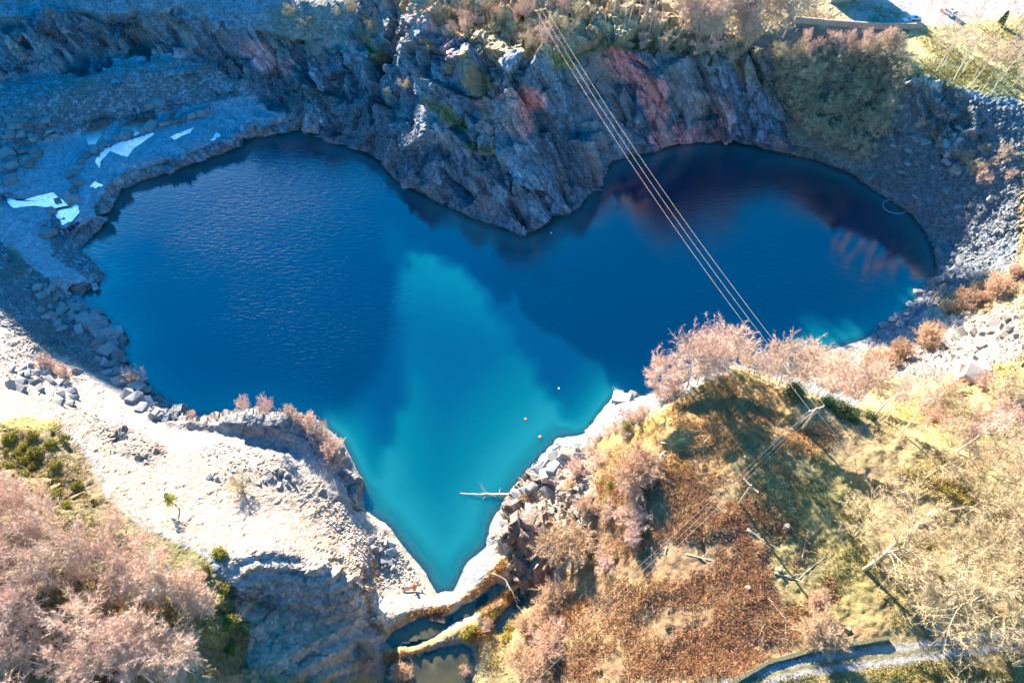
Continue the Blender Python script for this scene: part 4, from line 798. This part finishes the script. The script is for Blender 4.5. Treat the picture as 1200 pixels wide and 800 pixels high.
stones('pale_rubble', [([(1000,425),(1195,285),(1195,420),(1130,440),(1040,446)], 6000), ([(228,528),(262,518),(348,546),(334,566),(262,562)], 900), ([(88,478),(150,498),(205,528),(175,546),(118,516)], 900), ([(-5,392),(62,404),(102,446),(66,466),(-5,440)], 900), ([(350,570),(400,590),(440,640),(420,660),(380,610)], 900), ([(400,600),(470,640),(500,690),(430,690)], 1200), ([(600,575),(660,525),(695,540),(690,620),(640,600)], 1200)],
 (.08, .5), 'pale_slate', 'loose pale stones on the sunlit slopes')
# ------------------------------------------------------------------ ground cover too fine to count
def cover(name, polys, L_, w_, mat, label, up=.5, cat='ground cover', clump=3):
    Pa = []; Pb = []
    for pl, n in polys:
        p_ = np.array(pl, float); x = rng.uniform(p_[:, 0].min(), p_[:, 0].max(), n*5); y = rng.uniform(p_[:, 1].min(), p_[:, 1].max(), n*5); s_ = sdist(x, y, pl) > rng.uniform(-4, 8, len(x)); x, y = x[s_][:n], y[s_][:n]; w = G(x, y)
        gap = fbm(w, .22, 4, 303) > rng.normal(-.05, .10, len(w)); w = w[gap]
        for k_ in range(clump):
            d = rng.normal(size=w.shape); d[:, 2] = np.abs(d[:, 2])*.5+up; d /= np.linalg.norm(d, axis=1, keepdims=True); q = w+rng.normal(0, .12, w.shape)*[1, 1, .2]; Pa.append(q); Pb.append(q+d*(L_*rng.uniform(.5, 1.2, len(w)))[:, None])
    Pa = np.vstack(Pa); Pb = np.vstack(Pb); return tag(link(name, needle_mesh(name, Pa, Pb, np.full(len(Pa), w_), rng), M_[mat]), label, cat, None, 'stuff')
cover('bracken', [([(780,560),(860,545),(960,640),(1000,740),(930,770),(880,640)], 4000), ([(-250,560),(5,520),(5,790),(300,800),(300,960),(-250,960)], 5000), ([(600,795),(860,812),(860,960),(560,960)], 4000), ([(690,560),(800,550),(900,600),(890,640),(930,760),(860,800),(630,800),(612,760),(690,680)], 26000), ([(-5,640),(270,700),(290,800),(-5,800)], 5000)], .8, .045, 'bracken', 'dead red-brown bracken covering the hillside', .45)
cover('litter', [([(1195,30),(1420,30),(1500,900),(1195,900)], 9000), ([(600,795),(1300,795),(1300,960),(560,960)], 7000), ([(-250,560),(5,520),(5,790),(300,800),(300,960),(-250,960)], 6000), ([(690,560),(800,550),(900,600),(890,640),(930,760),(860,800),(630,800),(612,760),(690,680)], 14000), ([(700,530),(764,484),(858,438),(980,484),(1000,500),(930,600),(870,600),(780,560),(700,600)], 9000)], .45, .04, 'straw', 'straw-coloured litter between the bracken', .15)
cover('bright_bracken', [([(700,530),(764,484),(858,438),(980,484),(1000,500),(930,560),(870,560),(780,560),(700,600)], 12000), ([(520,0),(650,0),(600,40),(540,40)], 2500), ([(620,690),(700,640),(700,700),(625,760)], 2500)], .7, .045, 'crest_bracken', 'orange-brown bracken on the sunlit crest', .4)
cover('dry_grass', [([(1000,488),(1090,458),(1195,400),(1195,640),(1060,560)], 14000), ([(1095,348),(1195,300),(1195,368),(1110,374)], 5000), ([(860,4),(1060,4),(1060,28),(740,30)], 3500), ([(1070,30),(1195,30),(1195,110),(1080,85)], 6000), ([(7,498),(64,498),(110,570),(140,620),(60,640),(7,600)], 4000), ([(540,700),(600,690),(600,790),(560,790),(550,740)], 2500)], .5, .05, 'grass', 'dry yellow grass on the sunlit slopes', .8, 'grass')
cover('green_grass', [([(870,560),(960,530),(1040,610),(1010,740),(930,740),(900,650)], 12000), ([(7,600),(140,600),(270,700),(285,800),(7,800)], 8000), ([(1010,640),(1195,560),(1195,730),(1040,740)], 6000), ([(880,800),(1000,785),(1195,765),(1195,800)], 4000), ([(640,60),(730,44),(740,56),(640,85)], 1500), ([(500,122),(540,130),(590,165),(580,176),(540,172),(505,140)], 900)], .3, .05, 'greengrass', 'short mossy green grass', .7, 'grass')
cover('reeds', [([(446,748),(480,722),(505,712),(525,714),(530,720),(500,722),(470,738),(452,752)], 900), ([(448,766),(500,764),(535,745),(560,735),(575,745),(550,757),(500,772),(452,776)], 1400), ([(530,714),(560,690),(592,650),(596,665),(570,690),(540,715)], 900), ([(560,712),(606,690),(606,706),(570,728)], 900), ([(432,620),(440,640),(452,735),(440,745),(425,690)], 700), ([(610,560),(625,540),(630,600),(612,596)], 300)], .8, .06, 'reed', 'orange-brown reeds fringing the cutting pools', .9, 'reeds')

# ------------------------------------------------------------------ poles and wires
def pole(px, py, h, lab, guys=False, base=None, arm_dir=(1, 0, 0)):
    p = Vector(G(px, py)) if base is None else Vector(base); o = empty('power_pole', p)
    tag(o, lab, 'power pole'); MB().tube([(0, 0, -.5), (0, 0, h)], [.2, .14], 8).build('post', M_['log'], o)
    ad = Vector(arm_dir).normalized(); ro = ad.to_track_quat('X', 'Z').to_matrix(); arm = MB().box((0, 0, h-.3), (2.8, .16, .16), ro).build('crossarm', M_['log'], o); tips = []
    for k_ in (-1.3, 0, 1.3):
        q = ad*k_+Vector((0, 0, h-.22)); b_ = MB().tube([q, q+Vector((0, 0, .32))], [.07, .05], 8).build('insulator', M_['white'], arm); tips.append(p+q+Vector((0, 0, .32)))
    if guys:
        for gx_, gy_ in ((-6, -3), (6.5, -6)):
            a = Vector((0, 0, h-.6)); q = Vector((gx_, gy_, 0)); pxg, pyg = project(np.array(p+q)); gz = G(pxg, pyg)[2]; MB().tube([a, (gx_, gy_, gz-p.z)], .035, 4).build('guy_wire', M_['wire'], o)
    return tips
d_up = Vector(G(948, 500))-Vector(G(632, 36)); nrm = Vector((-d_up.y, d_up.x, 0)).normalized()
t1 = pole(940, 503, 7.0, 'wooden power pole with guy wires on the bracken hill', True, arm_dir=-nrm)
t0 = pole(632, 40, 6.5, 'wooden power pole on top of the promontory', arm_dir=-nrm)
e_ = unproj(470, 930, 26.0); d2_ = Vector(e_)-Vector(t1[1]); n2_ = Vector((-d2_.y, d2_.x, 0)).normalized()
t2 = [Vector(e_)+n2_*k_ for k_ in (1.3, 0, -1.3)]
bz = float(G(470, 930)[2]); pb = unproj(470, 930, bz)
t2 = pole(0, 0, max(6, 26-bz), 'wooden power pole below the bottom of the bracken hill', base=(e_[0], e_[1], bz), arm_dir=n2_)
t1b = pole(866, 590, 7.0, 'slim wooden power pole half way down the bracken hill', arm_dir=n2_)
def wires(A_, B_, sag, lab, grp, names):
    for a, b, nm in zip(A_, B_, names):
        a, b = Vector(a), Vector(b); pts = [a.lerp(b, k_/30)-Vector((0, 0, 4*sag*(k_/30)*(1-k_/30))) for k_ in range(31)]
        tag(MB().tube(pts, .013, 5).build('power_line', M_['wire']), f'{nm} {lab}', 'power line', grp)
wires(t0, t1, 3.0, 'of three wires over the lake', 'wires over the lake', ('left wire', 'middle wire', 'right wire'))
wires(t1, t2 if (t2[0]-t2[2]).dot(t1[0]-t1[2]) > 0 else t2[::-1], 1.2, 'of three wires down the bracken hill', 'wires down the bracken hill', ('upper wire', 'middle wire', 'lower wire'))

# ------------------------------------------------------------------ fallen trunks, stumps, branches
def log(pts, r, lab, name='fallen_log', twigs=0, lift=.1, mat='log', zs=None):
    W_ = [Vector(G(x, y)) for x, y in pts]
    if zs: W_ = [Vector(unproj(x, y, z)) for (x, y), z in zip(pts, zs)]
    W_ = [w+Vector((0, 0, lift)) for w in W_]; fine_ = [W_[0]]
    for a, b in zip(W_[:-1], W_[1:]):
        for k_ in (1, 2, 3): fine_.append(a.lerp(b, k_/3)+Vector((random.gauss(0, r*.25), random.gauss(0, r*.25), random.gauss(0, r*.2))))
    n = len(fine_); o = empty(name, fine_[0]); tag(o, lab, 'log'); fr = [q-fine_[0] for q in fine_]
    MB().tube(fr, [r*(1-.72*i/(n-1)) for i in range(n)], 7).build('trunk', M_[mat], o, smooth=True)
    for k_ in range(twigs):
        i = random.randint(n//3, n-2); q = fr[i]; d = (fr[-1]-fr[0]).normalized(); v_ = (d+Vector((random.gauss(0, .8), random.gauss(0, .8), random.uniform(0, .6)))).normalized(); l_ = random.uniform(1, 3)
        MB().tube([q, q+v_*l_*.5, q+v_*l_+Vector((random.gauss(0, .3), random.gauss(0, .3), 0))], [r*.3, r*.18, .015], 5).build('branch', M_[mat], o)
log([(604,578),(585,579),(562,579),(540,578)], .28, 'fallen tree trunk lying from the shore out over turquoise water', 'fallen_tree', 9, 0, zs=[2.2, .5, .35, .2])
log([(596,602),(610,592)], .16, 'pale beam lying on the shore rocks below the fallen tree')
log([(648,549),(660,536)], .14, 'straight pale pole lying in the gully'); log([(577,674),(592,682),(600,695),(606,710)], .2, 'bent dead branch bridging the small dark pool', twigs=4, lift=1.4)
for pts, r, lb in [([(803,648),(830,655),(858,661),(950,0)][:3], .16, 'thin grey fallen trunk above the green bank'), ([(852,731),(880,731),(904,730)], .15, 'straight pale log low in the bracken'), ([(907,671),(925,676),(948,684)], .17, 'grey fallen trunk with branches right of the bracken'),
  ([(937,678),(952,664),(968,651)], .13, 'pale stick leaning across the brash heap'), ([(940,655),(943,640),(946,622)], .12, 'upright-lying pale branch above the brash heap'), ([(899,700),(912,715),(926,733)], .13, 'crooked pale branch near the pink bushes'),
  ([(763,640),(762,652),(763,665)], .14, 'short split trunk under the wires'), ([(780,640),(778,652)], .16, 'small snapped stem between the wires'), ([(875,620),(890,630),(905,640)], .28, 'thick mossy fallen trunk beside the pale stump'),
  ([(722,600),(738,615),(757,637)], .1, 'thin bare pole on the steep flank of the hill'), ([(770,545),(776,532),(781,528)], .22, 'broken leaning trunk on the sunlit shoulder'), ([(776,519),(790,520),(803,521)], .12, 'dark straight log near the hill top'),
  ([(818,528),(826,518),(832,510)], .14, 'brown branch in the crest bracken'), ([(826,443),(835,437),(843,432)], .3, 'pale slab-like log on the hill summit'), ([(805,456),(812,462),(816,468)], .18, 'dark fallen stem below the summit birches'),
  ([(1096,598),(1060,628),(1032,652),(1012,667)], .38, 'long thick pale trunk lying down the oak wood'), ([(1118,528),(1150,540),(1185,552)], .25, 'mossy trunk lying along the yellow bank'), ([(1120,262),(1135,256)], .1, 'pale driftwood stick on the right scree'),
  ([(880,552),(871,555)], .1, 'short pale bar near the hill-top wires'), ([(1082,735),(1110,745)], .15, 'pale branch fallen beside the farm track'),
  ([(8,528),(18,540),(30,552)], .18, 'grey dead stem on the left knoll'), ([(75,645),(100,660),(127,673)], .16, 'long pale stem through the lower left wood')]:
    log(pts, r, lb, twigs=3 if r < .3 else 1)
def stump(px, py, r, h, lab):
    o = empty('tree_stump', Vector(G(px, py))); tag(o, lab, 'stump'); MB().tube([(0, 0, -.2), (0, 0, h*.5), (0, 0, h)], [r*1.35, r, r*.92], 10).build('bark', M_['oak_bark'], o); MB().tube([(0, 0, h+.004), (0, 0, h+.03)], r*.8, 10).build('cut_face', M_['log'], o)
stump(921,618,.42,.8, 'pale cut tree stump on the green bank'); stump(876,689,.35,.6, 'small white-topped stump in the bracken'); stump(1100,735,.45,.6, 'cut stump beside the farm track'); stump(993,737,.35,.8, 'pale stump just above the farm track')
stump(912,668,.35,.5, 'dark stump at the end of the grey fallen trunk')

# ------------------------------------------------------------------ lakeside things
p = Vector(G(483, 689)); a_, b_ = Vector(G(472, 691)), Vector(G(495, 685)); d_ = (b_-a_); d_.z = 0; rz = math.atan2(d_.y, d_.x)
o = empty('bench', (p.x, p.y, p.z), rz); tag(o, 'long low dark timber bench on the beach by the lake', 'bench'); MB().box((0, 0, .5), (d_.length, .5, .1)).build('seat', M_['dark_wood'], o)
for k_ in (-1, 1): MB().box((k_*d_.length*.4, 0, .2), (.2, .42, .5)).build('leg', M_['dark_wood'], o)
o = empty('drum', p+Vector((.5, .1, .55)), rz); tag(o, 'small red drum standing on the dark bench', 'drum'); MB().tube([(0, 0, 0), (0, 0, .1), (0, 0, .8), (0, 0, .9)], [.27, .3, .3, .25], 12).build('body', M_['red'], o); MB().tube([(0, 0, .903), (0, 0, .98)], .12, 8).build('cap', M_['dark_wood'], o)
a_, b_ = unproj(504, 723, 1.8), unproj(522, 726, 1.8); a_, b_ = Vector(a_), Vector(b_); d_ = b_-a_; o = empty('footbridge', (a_+b_)/2, math.atan2(d_.y, d_.x)); tag(o, 'little purple-brown plank platform over the upper pool', 'platform')
for k_ in range(4): MB().box((0, -.45+.3*k_, 0), (d_.length, .26, .08)).build('plank', M_['dark_wood'], o)
for k_ in (-1, 1): MB().box((k_*d_.length*.4, 0, -.45), (.15, 1.0, .8)).build('support', M_['dark_wood'], o)
o = empty('marker_post', Vector(G(593, 600))); tag(o, 'orange marker post beside the shore beam', 'post'); MB().tube([(0, 0, -.2), (0, 0, 1.5)], .1, 8).build('post', M_['orange'], o); MB().tube([(0, 0, 1.504), (0, 0, 1.65)], [.13, .03], 8).build('cap', M_['white'], o)
def buoy(px, py, lab, mat, s_=.35):
    w = unproj(px, py, .05); o = empty('buoy', w); tag(o, lab, 'buoy', None); o.scale = (s_, s_, s_)
    MB().tube([(0, 0, -.6), (0, 0, -.3), (0, 0, .2), (0, 0, .6), (0, 0, .8)], [.5, .9, 1, .6, .2], 12).build('float', M_[mat], o, smooth=True); MB().tube([(0, 0, .8), (0, 0, 1.3)], .12, 6).build('ring_post', M_['white'], o)
buoy(633,512,'orange buoy near the right turquoise shore', 'orange'); buoy(616,491,'small orange buoy farther out in turquoise water', 'orange', .28); buoy(655,455,'tiny white buoy in the dark shadowed water','white',.22)
buoy(993,192,'white buoy moored under the scrub slope', 'white', .4); buoy(1054,236,'white buoy on the ring of blue floats', 'white', .45); buoy(646,273,'white buoy off the promontory tip', 'white', .25)
c_ = Vector(unproj(1049, 242, .06)); o = empty('floating_ring', c_); tag(o, 'thin blue ring of floats on the water at far right shore', 'floating boom')
ring = [(math.cos(t_/36*6.2832)*3.2, math.sin(t_/36*6.2832)*2.6, 0) for t_ in range(37)]; MB().tube(ring, .1, 6, False).build('boom', M_['bluerope'], o)

# ------------------------------------------------------------------ rim : wall, cottage, cars
def stone_wall(pts, h, w, lab, top='pale_slate'):
    W_ = [Vector(G(x, y)) for x, y in sub([(x, y, 0) for x, y in pts], 3) for x, y in [(x, y)]] if 0 else [Vector(G(q[0], q[1])) for q in sub([(x, y, 0) for x, y in pts], 4)]
    o = empty('stone_wall', W_[0]); tag(o, lab, 'stone wall'); mb = MB(); cp = MB()
    for a, b in zip(W_[:-1], W_[1:]):
        d = b-a; ro = Matrix.Rotation(math.atan2(d.y, d.x), 3, 'Z'); c = (a+b)/2-W_[0]; L2 = math.hypot(d.x, d.y); mb.box(c+Vector((0, 0, h/2-.4)), (L2+.02, w*random.uniform(.94, 1.06), h+.8+random.uniform(-.06, .06)), ro)
        n = max(1, int(L2/.35))
        for k_ in range(n): cp.box(c+ro@Vector((-L2/2+(k_+.5)*L2/n, 0, 0))+Vector((0, 0, h+.13)), (L2/n*.9, w*random.uniform(.8, 1.1), random.uniform(.16, .28)), ro)
    mb.build('wall_body', M_['stone'], o); cp.build('coping', M_[top], o)
stone_wall([(930,26),(970,30),(1000,32),(1030,34),(1056,34),(1078,34)], 1.4, .55, 'pale drystone wall along the rim below the car park')
stone_wall([(848,806),(900,776),(950,762),(985,757),(1040,748)], .45, .5, 'low mossy drystone wall along the farm track', 'mossy')
def car(px, py, rz, paint_, lab, name='car', van=False):
    o = empty(name, Vector(G(px, py)), rz); tag(o, lab, 'van' if van else 'car')
    hh = 2.0 if van else 1.62; prof = [(-2.2, .35), (2.2, .35), (2.28, .7), (2.1, .98), (1.15, 1.08), (.55, hh-.08), (.3, hh), (-1.85, hh), (-2.05, hh-.1), (-2.26, 1.05), (-2.26, .5)]
    bd = MB().prism(prof, -.9, .9).build('body', M_[paint_], o); bv = bd.modifiers.new('b', 'BEVEL'); bv.width = .07; bv.segments = 2
    f = bd
    for sy in (-1, 1):
        MB().prism([(-1.75, 1.1), (.85, 1.1), (.45, hh-.2), (-1.7, hh-.2)], .905*sy, .925*sy).build('side_window', M_['glass'], o)
        for x in (-1.4, 1.4):
            w = MB().tube([(x, .78*sy, .35), (x, .96*sy, .35)], .36, 16).build('wheel', M_['rubber'], o); MB().tube([(x, .962*sy, .35), (x, .985*sy, .35)], .2, 10).build('rim', M_['silver'], w)
        MB().box((2.27, .62*sy, .72), (.05, .36, .18)).build('headlight', M_['white'], o); MB().box((-2.285, .68*sy, .85), (.05, .22, .3)).build('tail_light', M_['red'], o); MB().box((.75, 1.0*sy, 1.12), (.16, .2, .14)).build('mirror', M_[paint_], o)
    ro = Matrix.Rotation(-math.atan2(hh-.08-1.08, -.6)-math.pi/2, 3, 'Y'); a, b = Vector((1.15, 0, 1.08)), Vector((.55, 0, hh-.08)); m_ = (a+b)/2; n_ = Vector((b.z-a.z, 0, -(b.x-a.x))).normalized()
    q = MB(); q.v = [m_+(a-m_)*.82+Vector((0, s2*.74, 0))+n_*.012 for s2 in (-1, 1)]+[m_+(b-m_)*.82+Vector((0, s2*.68, 0))+n_*.012 for s2 in (1, -1)]; q.f = [[0, 1, 2, 3]]; q.build('windscreen', M_['glass'], o)
    MB().box((-2.2, 0, hh-.42), (.06, 1.4, .5)).build('rear_window', M_['glass'], o); MB().box((-.8, 0, hh+.02), (.9, .9, .03)).build('sunroof', M_['glass'], o); return o
car(1067, 27, math.radians(182), 'silver', 'silver car parked beside the rim wall'); car(1110, 16, math.radians(115), 'white', 'white car parked out on the sunlit car park')
# cottage whose front foot just enters the frame
w = Vector(unproj(1001, 3, 28.2)); o = empty('cottage', w, math.radians(4)); tag(o, 'stone cottage with slate roof at the top edge beside the car park', 'house')
MB().box((0, 4, 2.6), (13, 7, 5.6)).build('wall', M_['stone'], o)
rf = MB().prism([(-4.1, 0), (4.1, 0), (0, 2.9)], -7.0, 7.0); rf.v = [Vector((v_.y, 4+v_.x, 5.41+v_.z)) for v_ in rf.v]; rf = rf.build('roof', M_['roof'], o); MB().box((5, 4, 8.4), (.9, .9, 1.6)).build('chimney', M_['stone'], rf)
for x in (-4, 4):
    for z in (1.5, 4):
        f = MB().box((x, .48, z), (1.1, .06, 1.2)).build('window', M_['white'], o); MB().box((x, .44, z), (.9, .03, 1.0)).build('pane', M_['glass'], f)
d_ = MB().box((0, .47, 1.05), (1.0, .08, 2.1)).build('door', M_['dark_wood'], o); MB().box((.35, .41, 1.05), (.08, .06, .12)).build('handle', M_['silver'], d_)

# ------------------------------------------------------------------ camera, light
cam = bpy.data.cameras.new('camera'); co = bpy.data.objects.new('camera', cam); COL.objects.link(co); co.location = (0, 0, H); co.rotation_euler = (math.pi/2-PIT, 0, 0)
cam.sensor_width = 36; cam.lens = 36*F/1200; cam.clip_end = 20000; cam.clip_start = 1; S.camera = co
EL = math.radians(20.5); AZ = math.radians(-27)     # azimuth from +y, negative = towards -x
wd = bpy.data.worlds.new('World'); S.world = wd; wd.use_nodes = True; nt = wd.node_tree; bg = nt.nodes['Background']; sky = nt.nodes.new('ShaderNodeTexSky'); sky.sky_type = 'NISHITA'; sky.sun_disc = False
sky.sun_elevation = EL; sky.sun_rotation = AZ; sky.air_density = 1.3; sky.dust_density = .4; sky.ozone_density = 2.5; hs = nt.nodes.new('ShaderNodeHueSaturation'); hs.inputs['Saturation'].default_value = 1.95; nt.links.new(sky.outputs[0], hs.inputs['Color']); nt.links.new(hs.outputs[0], bg.inputs['Color']); bg.inputs['Strength'].default_value = .078
sl = bpy.data.lights.new('sun', 'SUN'); sl.energy = 5.0; sl.angle = math.radians(.53); sl.color = (1, .81, .60); so = bpy.data.objects.new('sun', sl); COL.objects.link(so)
sd_ = Vector((math.sin(AZ)*math.cos(EL), math.cos(AZ)*math.cos(EL), math.sin(EL))); so.rotation_euler = sd_.to_track_quat('Z', 'Y').to_euler(); so.location = (0, 0, 200)
vs = S.view_settings; vs.view_transform = 'Standard'; vs.look = 'None'; vs.exposure = 2.45; vs.gamma = 1
S.render.engine = 'CYCLES'; S.cycles.max_bounces = 5; S.cycles.transparent_max_bounces = 6
